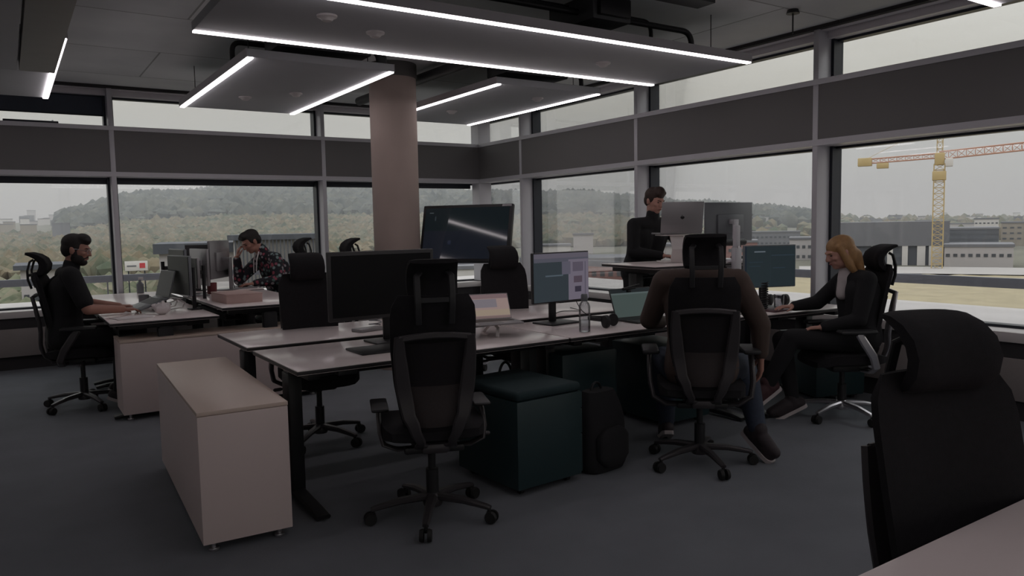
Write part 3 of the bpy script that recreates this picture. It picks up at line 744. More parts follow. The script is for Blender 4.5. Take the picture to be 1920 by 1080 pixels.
b = B(); b.tube([(-.04+.04*(1-math.cos(q)), .03, .445+.05*math.sin(q)) for q in [math.pi*i/12 for i in range(13)]], .008, 8); b.obj('grab_handle', 'black', t)
for s in (-1, 1):
    b = B(); b.bar([V((s*.08, .085, .42)), V((s*.11, .14, .33)), V((s*.12, .13, .18)), V((s*.12, .10, .06))], .05, .012, (1, 0, 0)); b.obj('shoulder_strap', 'black', t)

# right desk pair
monitor((4.79, 3.72, D), math.radians(-20), .44, .322, .318, 'lit dark monitor on the white desk facing the blonde person', s2, back='monback', stand_y=.07, basew=.18, dx=.02)
t = empty('drinking_glass', (4.70, 3.55, D+.012), 0, 'clear straight drinking glass in front of the dark lit monitor', 'glass')
b = B(); b.lathe((0, 0, 0), [(.0, .001), (.032, .001), (.034, .004), (.038, .11), (.036, .11), (.033, .012), (0, .012)], 28); b.obj('glass_wall', 'clear', t)
b = B(); b.box((4.70, 3.58, D+.006), (.22, .16, .012), .003); o = b.obj('notebook', mat('plum_cover', (.10, .05, .06), .6)); tag(o, 'plum coloured closed notebook under the drinking glass', 'notebook')
b = B(); b.tube([(4.63+.022*math.cos(q), 3.62+.022*math.sin(q), D+.012+.20*q/75) for q in [i*.35 for i in range(215)]], .0045, 6); o = b.obj('coiled_cable', 'black'); tag(o, 'black coiled cable standing up below the dark lit monitor', 'cable')
headphones((5.02, 3.80, D), math.radians(-40), 'black headphones on the white desk right of the drinking glass', 1.05)
t = empty('paper_sheet', (4.62, 4.05, D), math.radians(-30), 'large white paper sheet leaning behind the dark lit monitor', 'paper')
b = B(); b.grid(lambda u, v: V((-.20+.42*u, .0+.16*v-.03*math.sin(3*u), .20*(1-u)*(.35+.65*v)+.006+.01*math.sin(5*u+2*v))), 14, 8); o = b.obj('sheet', 'paper', t)
md = o.modifiers.new('thickness', 'SOLIDIFY'); md.thickness = .003
# raised desk: laptop on a stand, monitor on a clamp pole
HR = 1.055
t = empty('laptop_riser', (4.805, 4.67, HR), math.radians(154), 'pale laptop riser on the standing desk under the silver laptop', 'laptop stand')
b = B(); b.box((0, -.10, .008), (.24, .20, .014), .004); b.bar([V((0, .0, .012)), V((0, .05, .12)), V((0, -.01, .235))], .12, .012, (1, 0, 0)); b.box((0, -.09, .239), (.26, .22, .010), .003); b.obj('riser_frame', 'sill', t)
laptop((4.835, 4.65, HR+.246), math.radians(154), 'silver open laptop with a dark emblem on its lid, in front of the standing person', .372, .25, 100, 'screenoff', 'silver', logo=True, h=.268)
t = monitor((5.435, 4.66, HR), math.radians(174), .555, .348, .345, 'grey monitor seen from behind on the standing desk, right of the silver laptop', back='monback', stand='alu', stand_y=.10, basew=.16)
t = empty('clamp_pole', (5.02, 4.21, 0), math.radians(-6), 'light grey clamp pole rising from the front edge of the standing desk', 'clamp pole')
b = B(); b.box((0, 0, 1.06), (.075, .05, .26), .010); b.box((0, 0, 1.27), (.05, .04, .20), .008); b.box((0, .045, 1.073), (.075, .07, .022), .004); b.box((0, .045, 1.02), (.06, .07, .012), .003); b.obj('pole_body', 'alu', t)
b = B(); b.cyl((0, -.03, 1.19), (0, -.018, 1.19), .012); b.obj('pole_knob', 'chrome', t)
t = empty('sound_bar', (5.22, 4.48, HR), math.radians(-6), 'black sound bar on short legs below the grey monitor', 'speaker')
b = B(); b.cap((-.15, 0, .165), (.19, 0, .165), .03); b.obj('bar_body', 'blackp', t)
b = B()
for s in (-.1, .14): b.box((s, 0, .07), (.03, .02, .14), .003)
b.obj('bar_leg', 'blackp', t)
for k, (x, y, rz, lab) in enumerate(((4.98, 4.33, .2, 'loose white papers on the standing desk left of the clamp pole'), (5.20, 4.30, -.3, 'loose white papers on the standing desk right of the clamp pole'))):
    b = B()
    for q in range(4): b.box((x+.012*q, y+.008*q, HR+.002+.004*q), (.21, .15, .003), 0, Matrix.Rotation(rz+.12*q, 3, 'Z'))
    tag(b.obj('paper_stack', 'paper'), lab, 'papers', 'papers on the standing desk')
cable([(5.12, 4.50, 1.20), (5.10, 4.42, 1.12), (5.05, 4.36, 1.075), (5.16, 4.34, 1.072), (5.30, 4.40, 1.06)], .004, 'black cable looping behind the clamp pole')
b = B(); b.box((5.60, 4.62, HR+.02), (.22, .10, .03), .008, Matrix.Rotation(-.1, 3, 'Z')); tag(b.obj('keyboard', 'blackp'), 'flat black keyboard at the right end of the standing desk', 'keyboard')
# black box on the sill
t = empty('camera_case', (5.80, 3.56, SIL), math.radians(10), 'small black box with a knob on the window sill behind the blonde person', 'box')
B().box((0, 0, .055), (.11, .12, .11), .008).obj('case_body', 'blackp', t)
b = B(); b.cyl((-.055, -.02, .07), (-.08, -.02, .07), .022); b.obj('knob', 'blackp', t)

# big wheeled display
tv = empty('display_stand', (3.852, 6.649, 0), math.atan2(-.91, .46)+math.radians(9), 'large black wheeled touch display right of the round column', 'display screen')
RT = Matrix.Rotation(math.radians(-15.4), 3, 'X'); ct = V((0, 0, 1.336))
b = B(); b.box(ct+RT@V((0, .03, 0)), (.99, .055, .60), .012, RT); bd = b.obj('display_body', 'blackp', tv)
b = B(); b.box(V((0, 0, 0)), (.92, .006, .53)); sc = b.obj('screen', s6, bd, ct); sc.rotation_euler = (math.radians(-15.4), 0, 0)
B().box(ct+RT@V((.43, -.0005, .28)), (.10, .004, .022), .002, RT).obj('corner_sticker', 'silver', bd)
b = B()
for s in (-.3, .3): b.box((s, .11, .72), (.05, .04, 1.2), .006)
b.box((0, .11, .45), (.6, .04, .05), .006); b.obj('stand_post', 'alu', tv)
for s in (-.3, .3):
    b = B(); b.bar([V((s, -.30, .085)), V((s, .07, .10)), V((s, .36, .085))], .05, .04, (1, 0, 0)); f = b.obj('stand_foot', 'alu', tv)
    for y in (-.28, .34):
        b = B(); b.cyl((s-.014, y, .034), (s+.014, y, .034), .034); b.box((s, y, .065), (.03, .03, .03), .004); b.obj('caster', 'rubber', f)

# ------------------------------------------------------------------ far left cluster: monitors, laptops, small things
RL = math.radians(90)   # screen faces -X side after rotation: local -Y -> +X
monitor((1.19, 6.86, D), math.radians(-82), .52, .33, .30, 'dark grey monitor on a black pole arm on the desk of the bearded person', 'screenoff', 'monback', 'black', arm=True, stand_y=.12)
monitor((1.30, 7.55, D), math.radians(-86), .54, .34, .335, 'blue grey monitor edge-on by the window, leftmost of the far desk monitors', 'screenoff', 'monback', 'black', arm=True, stand_y=-.12)
monitor((1.36, 7.20, D), math.radians(-88), .40, .27, .30, 'pale monitor partly behind the laptop of the bearded person', 'screenoff', 'silver', 'black', arm=True, stand_y=.10)
H8, H9 = .80, .81
monitor((1.52, 7.60, H8), math.radians(96), .50, .34, .27, 'pale monitor with a slanted stand in the middle of the far desks', 'screenoff', 'silver', 'silver', stand_y=.10, basew=.20)
monitor((1.60, 8.10, H9), math.radians(150), .24, .30, .31, 'small dark grey screen standing upright on the far desk', 'screenoff', 'bezel', 'bezel', stand_y=.05, basew=.14)
monitor((1.77, 8.02, H9), math.radians(236), .50, .38, .31, 'large silver monitor turned away, beside the raised hand of the floral jacket', 'screenoff', 'silver', 'silver', stand_y=.12, basew=.22)
t = empty('laptop_riser', (1.16, 7.02, D), math.radians(-80), 'pale angled laptop riser on the desk of the bearded person', 'laptop stand')
b = B()
for s in (-.09, .09): b.bar([V((s, -.14, .004)), V((s, .05, .02)), V((s, .07, .06)), V((s, .02, .095)), V((s, -.16, .03))], .03, .006, (1, 0, 0))
b.box((0, .02, .096), (.22, .05, .005)); b.obj('riser_frame', 'sill', t)
laptop((1.08, 7.02, D+.103), math.radians(-80), 'grey open laptop tilted on a riser in front of the bearded person', .33, .24, 105, 'screenoff', 'monback', tilt=-20, h=.23)
t = empty('mug', (1.005, 7.52, D), 0, 'grey mug standing behind the hands of the bearded person', 'mug')
def mug(t, m, s=1):
    b = B(); b.lathe((0, 0, 0), [(0, .001), (.034*s, .001), (.037*s, .006), (.039*s, .09*s), (.036*s, .09*s), (.034*s, .01), (0, .01)], 24); b.obj('mug_body', m, t)
    b = B(); b.tube([(.037*s+.024*s*math.sin(q), 0, .045*s-.028*s*math.cos(q)) for q in [math.pi*i/10 for i in range(11)]], .005*s, 8); b.obj('mug_handle', m, t)
mug(t, 'monback', 1.15)
t = empty('mug', (1.63, 7.70, H8), 1.2, 'dark red mug among the far desk monitors', 'mug'); mug(t, 'red', 1.2)
def crumple(loc, r, label, sd):
    b = B(); b.ell((0, 0, r*.8), (r, r, r*.8), None, 22, 14)
    for v in b.bm.verts:
        q = noise.noise(v.co*38+V((sd, 0, 0))); v.co = V((v.co.x*(1+.35*q), v.co.y*(1+.35*q), max(0.0005, v.co.z*(1+.3*q))))
    o = b.obj('crumpled_paper', 'paper', None, loc); tag(o, label, 'paper', 'crumpled papers')
crumple((1.05, 7.30, D), .055, 'crumpled white paper next to the grey mug', 1)
crumple((1.02, 6.66, D), .065, 'crumpled pale grey paper near the front edge of the desk of the bearded person', 4)
b = B(); b.box((.78, 6.55, D+.004), (.26, .19, .008), .002, Matrix.Rotation(.2, 3, 'Z')); tag(b.obj('notebook', 'paper'), 'open white notebook under the forearm of the bearded person', 'notebook')
t = empty('shallow_box', (1.62, 6.72, H8), math.radians(4), 'shallow pale cardboard box at the near edge of the raised far desk', 'box')
B().box((0, 0, .035), (.30, .42, .07), .003).obj('box_body', 'cardboard', t); B().box((0, 0, .0735), (.306, .426, .012), .003).obj('box_lid', 'cardboard', t)
laptop((1.95, 8.16, H9), math.radians(78), 'open laptop under the hand of the person in the floral jacket', .32, .22, 100, 'screenoff', 'silver', h=.21)
t = empty('spray_bottle', (1.20, 9.20, D), 0, 'small dark bottle by the window mullion at far left', 'bottle')
b = B(); b.lathe((0, 0, 0), [(0, .001), (.035, .001), (.037, .01), (.037, .10), (.015, .125), (.013, .15), (0, .15)], 18); b.obj('bottle_body', 'monback', t); B().box((.01, 0, .16), (.05, .02, .03), .005).obj('bottle_cap', 'sensor', t)

# ------------------------------------------------------------------ people
def mesh_from_blob(b, name, m, voxel, it, parent=None):
    o = b.obj(name, m, parent)
    r = o.modifiers.new('r', 'REMESH'); r.mode = 'VOXEL'; r.voxel_size = voxel; r.use_smooth_shade = True
    s = o.modifiers.new('s', 'SMOOTH'); s.factor = .5; s.iterations = it
    dg = bpy.context.evaluated_depsgraph_get(); dg.update()
    me = bpy.data.meshes.new_from_object(o.evaluated_get(dg), depsgraph=dg)
    old = o.data; o.modifiers.clear(); o.data = me; bpy.data.meshes.remove(old); me.name = name
    if not me.materials: me.materials.append(M[m])
    for p in me.polygons: p.use_smooth = True
    return o
def frame_from(f, upv=(0, 0, 1)):
    """columns: right(x), forward(y), up(z)"""
    f = V(f).normalized(); u = V(upv); x = f.cross(u).normalized(); z = x.cross(f)
    return Matrix((x, f, z)).transposed()
def hand(b, wr, d, nrm, side, curl=.5, s=1.0, spread=.10):
    """palm, four unequal fingers, thumb.  d: finger direction, nrm: palm side normal, side: direction of the thumb"""
    d = V(d).normalized(); nrm = V(nrm); nrm = (nrm-d*nrm.dot(d)).normalized(); sd = V(side); sd = (sd-d*sd.dot(d)-nrm*sd.dot(nrm)).normalized()
    wr = V(wr)
    for i, (off, ln) in enumerate(((.031, .074), (.0105, .082), (-.0105, .077), (-.031, .060))):
        k = wr+d*(.088-.004*abs(i-1))*s+sd*off*s
        b.cap(wr+d*.012*s+sd*off*.55*s, k, .0145*s, .0125*s, 10, 3)
        ang = 0; p = k; dirv = (d+sd*spread*(1.2-.8*i)).normalized()
        for j, fr in enumerate((.45, .31, .24)):
            ang += curl*(.55 if j == 0 else .8); q = p+(dirv*math.cos(ang)+nrm*math.sin(ang))*ln*fr*s
            b.cap(p, q, (.0092-.0008*j)*s, (.0086-.0009*j)*s, 9, 3); p = q
    t0 = wr+d*.022*s+sd*.022*s; t1 = t0+(d*.55+sd*.75+nrm*.25).normalized()*.042*s; t2 = t1+(d*.85+sd*.42+nrm*.30).normalized()*.032*s; t3 = t2+(d*.95+sd*.1+nrm*.35).normalized()*.025*s
    b.cap(t0, t1, .0145*s, .0115*s, 10, 3); b.cap(t1, t2, .0112*s, .0100*s, 10, 3); b.cap(t2, t3, .0098*s, .0078*s, 10, 3)
def head_blob(b, c, R, s=1.0, female=False):
    P = lambda x, y, z: c+R@V((x*s, y*s, z*s))
    def el(x, y, z, a, d, e): b.ell(P(x, y, z), (a*s, d*s, e*s), R, 20, 14)
    el(0, -.012, .035, .076, .094, .085); el(0, .018, .0, .068, .075, .085); el(0, .035, -.045, .056, .055, .062)
    el(0, .052, -.083, .034, .034, .026); el(-.034, .02, -.065, .026, .045, .034); el(.034, .02, -.065, .026, .045, .034)
    el(0, .075, .027, .050, .020, .014)
    for sg in (-1, 1):
        el(sg*.040, .062, -.018, .022, .022, .020); el(sg*.077, -.008, -.008, .010, .020, .031); el(sg*.081, -.015, .004, .009, .014, .018)
    b.cap(P(0, .086, .018), P(0, .106, -.022), .010*s, .013*s, 10, 4); el(.011, .095, -.026, .010, .011, .008); el(-.011, .095, -.026, .010, .011, .008)
    el(0, .084, -.050, .024, .013, .0075); el(0, .082, -.061, .021, .013, .0075)
def person(label, J, skin='skin', shirt=None, trousers='trousers', shoes=('shoed', 'shoed'), hair=None, s=1.0, sleeve='long', extra=None, female=False, collar=True, hscale=1.0):
    """J: joints in world coordinates; the body is ONE mesh; clothing and hair are its children"""
    g = {k: V(v) for k, v in J.items() if isinstance(v, (tuple, list, Vector)) and len(v) == 3}
    R = frame_from(g['face'], J.get('headup', (0, 0, 1))); hc = g['head']
    sl, sr = g['shL'], g['shR']; ax = (sr-sl).normalized(); pel, che, nek = g['pelvis'], g['chest'], g['neck']
    def torso(b, inf, belly=0):
        for k in (-1, 1):
            b.cap(pel+ax*.075*k, pel+(che-pel)*.45+ax*.062*k, .115*s+inf, .105*s+inf)
            b.cap(pel+(che-pel)*.45+ax*.062*k, che+ax*.075*k, .105*s+inf, .115*s+inf)
            b.cap(pel+(che-pel)*.62+ax*.055*k, pel+(che-pel)*.3+ax*.05*k, .10*s+inf+belly, .10*s+inf+belly)
        b.cap(che+ax*.05, nek+ax*.03-V((0, 0, .05)), .095*s+inf, .05*s+inf); b.cap(che-ax*.05, nek-ax*.03-V((0, 0, .05)), .095*s+inf, .05*s+inf)
        b.cap(sl*.86+sr*.14, sr*.86+sl*.14, .060*s+inf, .060*s+inf)
        for q in (sl, sr): b.cap(nek-V((0, 0, .035)), q, .045*s+inf*.8, .055*s+inf)
    def arms(b, inf, part=1.0, which='LR'):
        for k in which:
            a, e_, wr = g['sh'+k], g['el'+k], g['wr'+k]
            b.cap(a, e_, .056*s+inf, .043*s+inf)
            if part > .5: b.cap(e_, e_+(wr-e_)*(part*.97 if part < 1 else 1), .044*s+inf, (.029*s+inf*.8))
    def legs(b, inf, end=1.0):
        for k in 'LR':
            h_, kn, an = g['hip'+k], g['kn'+k], g['an'+k]
            b.cap(h_, kn, .092*s+inf, .060*s+inf); b.cap(kn, kn+(an-kn)*.35, .058*s+inf, .058*s+inf); b.cap(kn+(an-kn)*.35, kn+(an-kn)*end, .058*s+inf, .036*s+inf*1.3)
    b = B()
    torso(b, 0); arms(b, 0); legs(b, -.004)
    b.cap(nek-V((0, 0, .03)), hc+R@V((0, -.015, -.055)), .054*s, .052*s)
    head_blob(b, hc, R, hscale, female)
    for k in 'LR':
        hd = J['hand'+k]; hand(b, g['wr'+k], hd[0], hd[1], hd[2], hd[3] if len(hd) > 3 else .5, .97*s)
        to = g['toe'+k]; an = g['an'+k]; b.cap(an, an+(to-an)*.25-V((0, 0, .02)), .036*s, .034*s); b.cap(an-V((0, 0, .03)), an.lerp(to, .72), .032*s, .024*s)
    body = mesh_from_blob(b, 'person', skin, .0055, 5)
    tag(body, label, 'person', 'people at work in the office')
    # eyes
    for k in (-1, 1):
        b = B(); b.ell(hc+R@V((k*.031*hscale, .078*hscale, .008*hscale)), (.0135*hscale, .008*hscale, .0065*hscale), R, 12, 8); b.obj('eye', 'eye', body)
        b = B(); b.cap(hc+R@V((k*.017*hscale, .092*hscale, .026*hscale)), hc+R@V((k*.047*hscale, .080*hscale, .028*hscale)), .0045, .0035, 8, 3); b.obj('eyebrow', hair or 'hairb', body)
    b = B(); b.ell(hc+R@V((0, .092*hscale, -.055*hscale)), (.021*hscale, .0065*hscale, .0075*hscale), R, 14, 8); b.obj('lips', 'lips', body)
    if shirt:
        b = B(); torso(b, .014, .006); part = {'long': .96, 'short': .0, 'push': .62}[sleeve]
        if sleeve == 'short':
            for k in 'LR': b.cap(g['sh'+k], g['sh'+k].lerp(g['el'+k], .78), .072*s, .066*s)
        else: arms(b, .014, part)
        if collar: b.cap(nek-V((0, 0, .03)), nek+(hc-nek).normalized()*.045, .066*s, .062*s)
        mesh_from_blob(b, J.get('shirtname', 'shirt'), shirt, .009, 5, body)
    if trousers:
        b = B(); legs(b, .012, .96)
        for k in (-1, 1): b.cap(pel+ax*.075*k, pel+ax*.07*k+(che-pel).normalized()*.10, .128*s, .120*s)
        mesh_from_blob(b, 'trousers', trousers, .009, 5, body)
    for k, m in zip('LR', shoes):
        an, to = g['an'+k], g['toe'+k]; dr = (to-an).normalized(); dn = V(J.get('sole'+k, (0, 0, -1))); dn = (dn-dr*dn.dot(dr)).normalized()
        heel = an-dr*.035+dn*.035
        b = B(); b.cap(an-dn*.02, an+dn*.03, .046, .048); b.cap(heel, an+dr*.13+dn*.045, .042, .042); b.cap(an+dr*.05+dn*.01, to+dn*.012, .048, .036); b.cap(an+dr*.10+dn*.03, to+dn*.014, .045, .036)
        so = mesh_from_blob(b, 'shoe', m, .007, 5, body)
        sdv = dr.cross(dn).normalized(); base = heel+dn*.022; L_ = (to-heel).dot(dr)+.03
        b = B(); pts = []
        for u, wd in ((-.035, .022), (-.02, .036), (.05, .040), (.5*L_, .040), (.75*L_, .046), (.92*L_, .040), (L_, .018)): pts.append((u, wd))
        ring = [base+dr*u+sdv*wd for u, wd in pts]+[base+dr*u-sdv*wd for u, wd in reversed(pts)]
        b.loft([ring, [p+dn*.024 for p in ring]], True, False); b.obj('sole', 'sole', so)
    if extra: extra(body, hc, R, g, hscale)
    return body
def hair_short(m, top=.022, back=-.06, fringe=.072, vol=0):
    def f(body, hc, R, g, s):
        b = B(); P = lambda x, y, z: hc+R@V((x*s, y*s, z*s))
        b.ell(P(0, -.022, .048), ((.081+vol)*s, (.096+vol)*s, (.080+vol)*s), R, 22, 14)
        b.ell(P(0, -.050, .0), (.074*s, .062*s, (.075)*s), R, 20, 12)
        for k in (-1, 1): b.ell(P(k*.066, -.005, .022), (.016*s, .040*s, .042*s), R, 14, 10)
        b.ell(P(0, fringe-.045, .088), (.062*s, .062*s, (.034+top)*s), R, 20, 12)
        b.ell(P(.015, fringe-.01, .088), (.048*s, .028*s, .024*s), R, 16, 10); b.ell(P(-.025, fringe-.02, .095), (.04*s, .03*s, .022*s), R, 16, 10)
        mesh_from_blob(b, 'hair', m, .007, 3, body)
    return f
def beard(body, hc, R, s, m='hairb'):
    b = B(); P = lambda x, y, z: hc+R@V((x*s, y*s, z*s))
    b.ell(P(0, .055, -.088), (.043*s, .042*s, .032*s), R, 18, 12)
    for k in (-1, 1):
        b.ell(P(k*.047, .03, -.066), (.022*s, .050*s, .040*s), R, 16, 10); b.ell(P(k*.064, .008, -.030), (.014*s, .022*s, .045*s), R, 12, 8)
        b.cap(P(k*.006, .094, -.041), P(k*.032, .080, -.055), .007*s, .006*s, 8, 3)
    mesh_from_blob(b, 'beard', m, .006, 3, body)
def glasses(body, hc, R, s):
    b = B(); P = lambda x, y, z: hc+R@V((x*s, y*s, z*s))
    for k in (-1, 1):
        b.tube([P(k*.033+.023*math.cos(q), .101-.006*abs(math.cos(q)), .006+.019*math.sin(q)) for q in [2*math.pi*i/20 for i in range(21)]], .002, 6)
        b.tube([P(k*.056, .095, .010), P(k*.080, .03, .012), P(k*.082, -.02, .006)], .002, 6)
    b.tube([P(-.011, .104, .010), P(0, .107, .012), P(.011, .104, .010)], .002, 6)
    b.obj('glasses', 'chrome', body)
X_, Z_ = V((1, 0, 0)), V((0, 0, 1))

# bearded person, far left, facing +X
def ex_b(body, hc, R, g, s): hair_short('hairb', .018, fringe=.078)(body, hc, R, g, s); beard(body, hc, R, s); glasses(body, hc, R, s)
person('bearded person with glasses in a black T-shirt seated at the far left', dict(
  face=(.90, -.32, -.22), head=(.465, 6.98, 1.275), neck=(.415, 7.0, 1.12), chest=(.375, 7.02, .96), pelvis=(.345, 7.03, .585), shR=(.41, 6.82, 1.075), shL=(.385, 7.21, 1.07),
  elR=(.50, 6.73, .815), wrR=(.755, 6.86, .785), elL=(.50, 7.28, .83), wrL=(.76, 7.14, .79),
  handR=((.9, .25, -.05), (0, 0, -1), (.1, 1, 0), .45), handL=((.9, -.25, -.03), (0, 0, -1), (.1, -1, 0), .45),
  hipR=(.37, 6.93, .555), hipL=(.37, 7.13, .555), knR=(.78, 6.88, .565), knL=(.78, 7.18, .56), anR=(.70, 6.86, .115), anL=(.74, 7.20, .115), toeR=(.86, 6.83, .045), toeL=(.90, 7.22, .045)),
  'skin', 'tee', 'trousers', hair='hairb', sleeve='short', extra=ex_b)

# floral jacket
def floral():
    m = bpy.data.materials.new('floral_print'); m.use_nodes = True; M['floral'] = m; MATS['floral_print'] = m
    n = m.node_tree.nodes; l = m.node_tree.links; p = n['Principled BSDF']; p.inputs['Roughness'].default_value = .8
    tc = n.new('ShaderNodeTexCoord'); v = n.new('ShaderNodeTexVoronoi'); l.new(tc.outputs['Object'], v.inputs['Vector']); v.inputs['Scale'].default_value = 23; v.inputs['Randomness'].default_value = .85
    r = n.new('ShaderNodeValToRGB'); l.new(v.outputs['Distance'], r.inputs[0]); r.color_ramp.elements[0].position = .34; r.color_ramp.elements[1].position = .46
    r.color_ramp.elements[0].color = (1, 1, 1, 1); r.color_ramp.elements[1].color = (0, 0, 0, 1)
    sp = n.new('ShaderNodeSeparateColor'); l.new(v.outputs['Color'], sp.inputs[0])
    c = n.new('ShaderNodeValToRGB'); l.new(sp.outputs[0], c.inputs[0]); c.color_ramp.interpolation = 'CONSTANT'
    e = c.color_ramp.elements; e[0].color = (.33, .07, .10, 1); e[1].position = .24; e[1].color = (.22, .30, .30, 1)
    for pos, col in ((.5, (.36, .32, .34, 1)), (.72, (.10, .16, .15, 1)), (.9, (.28, .08, .12, 1))): q = e.new(pos); q.color = col
    mx = n.new('ShaderNodeMix'); mx.data_type = 'RGBA'; l.new(r.outputs[0], mx.inputs[0]); mx.inputs[6].default_value = (.012, .012, .018, 1); l.new(c.outputs[0], mx.inputs[7]); l.new(mx.outputs[2], p.inputs['Base Color'])
floral()
def ex_f(body, hc, R, g, s):
    hair_short('hairb', .012, fringe=.074)(body, hc, R, g, s)
    b = B(); n0 = g['neck']; b.tube([n0+V((-.075, -.05, .01)), n0+V((-.10, -.055, -.08)), n0+V((-.11, -.05, -.2))], .006, 8); b.tube([n0+V((-.085, .02, .01)), n0+V((-.115, .01, -.08)), n0+V((-.12, .0, -.22))], .006, 8); b.obj('drawstring', 'paper', body)
person('person in a dark floral jacket leaning their brow on one hand', dict(shirtname='floral_jacket',
  face=(-.82, -.10, -.56), head=(2.165, 8.25, 1.285), headup=(0, 0, 1), neck=(2.30, 8.25, 1.17), chest=(2.40, 8.25, .98), pelvis=(2.50, 8.25, .62), shL=(2.36, 8.06, 1.10), shR=(2.32, 8.44, 1.10),
  elL=(2.36, 7.98, .885), wrL=(2.12, 8.03, .855), elR=(2.06, 8.40, .875), wrR=(2.03, 8.33, 1.115),
  handL=((-.95, .1, -.05), (0, 0, -1), (0, 1, 0), .35), handR=((.16, -.12, .95), (.9, -.1, 0), (.2, -1, 0), .75),
  hipL=(2.47, 8.15, .585), hipR=(2.47, 8.35, .585), knL=(2.05, 8.10, .60), knR=(2.05, 8.40, .60), anL=(2.08, 8.10, .12), anR=(2.08, 8.40, .12), toeL=(1.93, 8.08, .045), toeR=(1.93, 8.40, .045)),
  'skin', 'floral', 'trousers', hair='hairb', extra=ex_f, s=1.04)

# standing person
def ex_s(body, hc, R, g, s):
    hair_short('hairbr', .03, fringe=.075, vol=.002)(body, hc, R, g, s)
person('person in a black turtleneck standing at the raised desk behind the silver laptop', dict(shirtname='turtleneck',
  face=(.05, -.93, -.32), head=(5.185, 5.33, 1.61), neck=(5.18, 5.36, 1.445), chest=(5.16, 5.40, 1.26), pelvis=(5.10, 5.44, .93), shR=(4.985, 5.40, 1.385), shL=(5.36, 5.33, 1.38),
  elR=(4.93, 5.36, 1.13), wrR=(5.10, 5.14, 1.095), elL=(5.46, 5.24, 1.13), wrL=(5.24, 5.06, 1.095),
  handR=((.55, -.80, -.05), (0, 0, -1), (.8, .5, 0), .4), handL=((-.5, -.85, -.05), (0, 0, -1), (-.8, .5, 0), .4),
  hipR=(5.01, 5.44, .90), hipL=(5.20, 5.43, .90), knR=(4.99, 5.44, .49), knL=(5.20, 5.42, .49), anR=(4.98, 5.49, .085), anL=(5.21, 5.48, .085), toeR=(4.97, 5.32, .03), toeL=(5.24, 5.31, .03)),
  'skinp', 'tee', 'trousers', hair='hairbr', extra=ex_s, s=1.0)

# brown jacket, from behind; faces along (.66,.75)
f4 = V((.66, .75, 0)).normalized(); r4 = V((f4.y, -f4.x, 0)); o4 = V((3.29, 3.02, 0))
def L4(x, y, z): return o4+r4*x+f4*y+V((0, 0, z))
def ex_j(body, hc, R, g, s):
    hair_short('hairbr', .0, vol=.0)(body, hc, R, g, s)
person('person in a brown jacket and jeans seen from behind, right arm hanging', dict(shirtname='jacket',
  face=tuple(f4*.93+V((0, 0, -.36))), head=tuple(L4(0, .06, 1.175)), neck=tuple(L4(0, -.02, 1.10)), chest=tuple(L4(0, -.06, .96)), pelvis=tuple(L4(0, -.08, .585)),
  shL=tuple(L4(-.20, -.05, 1.065)), shR=tuple(L4(.20, -.05, 1.065)), elL=tuple(L4(-.28, .05, .84)), wrL=tuple(L4(-.20, .30, .79)), elR=tuple(L4(.335, .0, .815)), wrR=tuple(L4(.345, .02, .635)),
  handL=(tuple(f4), (0, 0, -1), tuple(r4), .4), handR=(tuple(V((0, 0, -1))+f4*.1), tuple(-r4), tuple(f4), .35),
  hipL=tuple(L4(-.10, -.02, .55)), hipR=tuple(L4(.10, -.02, .55)), knL=tuple(L4(-.18, .40, .55)), knR=tuple(L4(.30, .33, .52)), anL=tuple(L4(-.16, .46, .115)), anR=tuple(L4(.345, .10, .165)),
  toeL=tuple(L4(-.17, .62, .045)), toeR=tuple(L4(.43, .02, .075))),
  'skin', 'jacket', 'denim', ('shoed', 'shoed'), hair='hairbr', extra=ex_j, s=1.06)

# blonde person
f5 = V((-.84, .54, 0)).normalized(); r5 = V((f5.y, -f5.x, 0)); o5 = V((4.88, 3.15, 0))
def L5(x, y, z): return o5+r5*x+f5*y+V((0, 0, z))
def ex_w(body, hc, R, g, s):
    b = B(); P = lambda x, y, z: hc+R@V((x*s, y*s, z*s))
    b.ell(P(0, -.02, .045), (.086*s, .102*s, .080*s), R, 22, 14)
    b.ell(P(0, -.060, -.03), (.085*s, .062*s, .11*s), R, 20, 12)
    for k in (-1, 1):
        b.cap(P(k*.070, .02, .055), P(k*.076, -.005, -.09), .022*s, .030*s, 12, 4); b.cap(P(k*.076, -.005, -.09), P(k*.07, -.03, -.175), .032*s, .020*s, 12, 4)
        b.cap(P(k*.03, -.085, -.05), P(k*.035, -.085, -.19), .05*s, .026*s, 12, 4)
    mesh_from_blob(b, 'hair', 'blonde', .007, 3, body)
    b = B(); n0, c0 = g['neck'], g['chest']
    b.cap(n0+f5*.045+V((0, 0, -.0)), c0+f5*.105+V((0, 0, -.02)), .040, .045, 12, 4); b.cap(n0+f5*.02+V((0, 0, .015)), n0+f5*.03+V((0, 0, -.05)), .055, .06); mesh_from_blob(b, 'blouse', 'blouse', .008, 3, body)
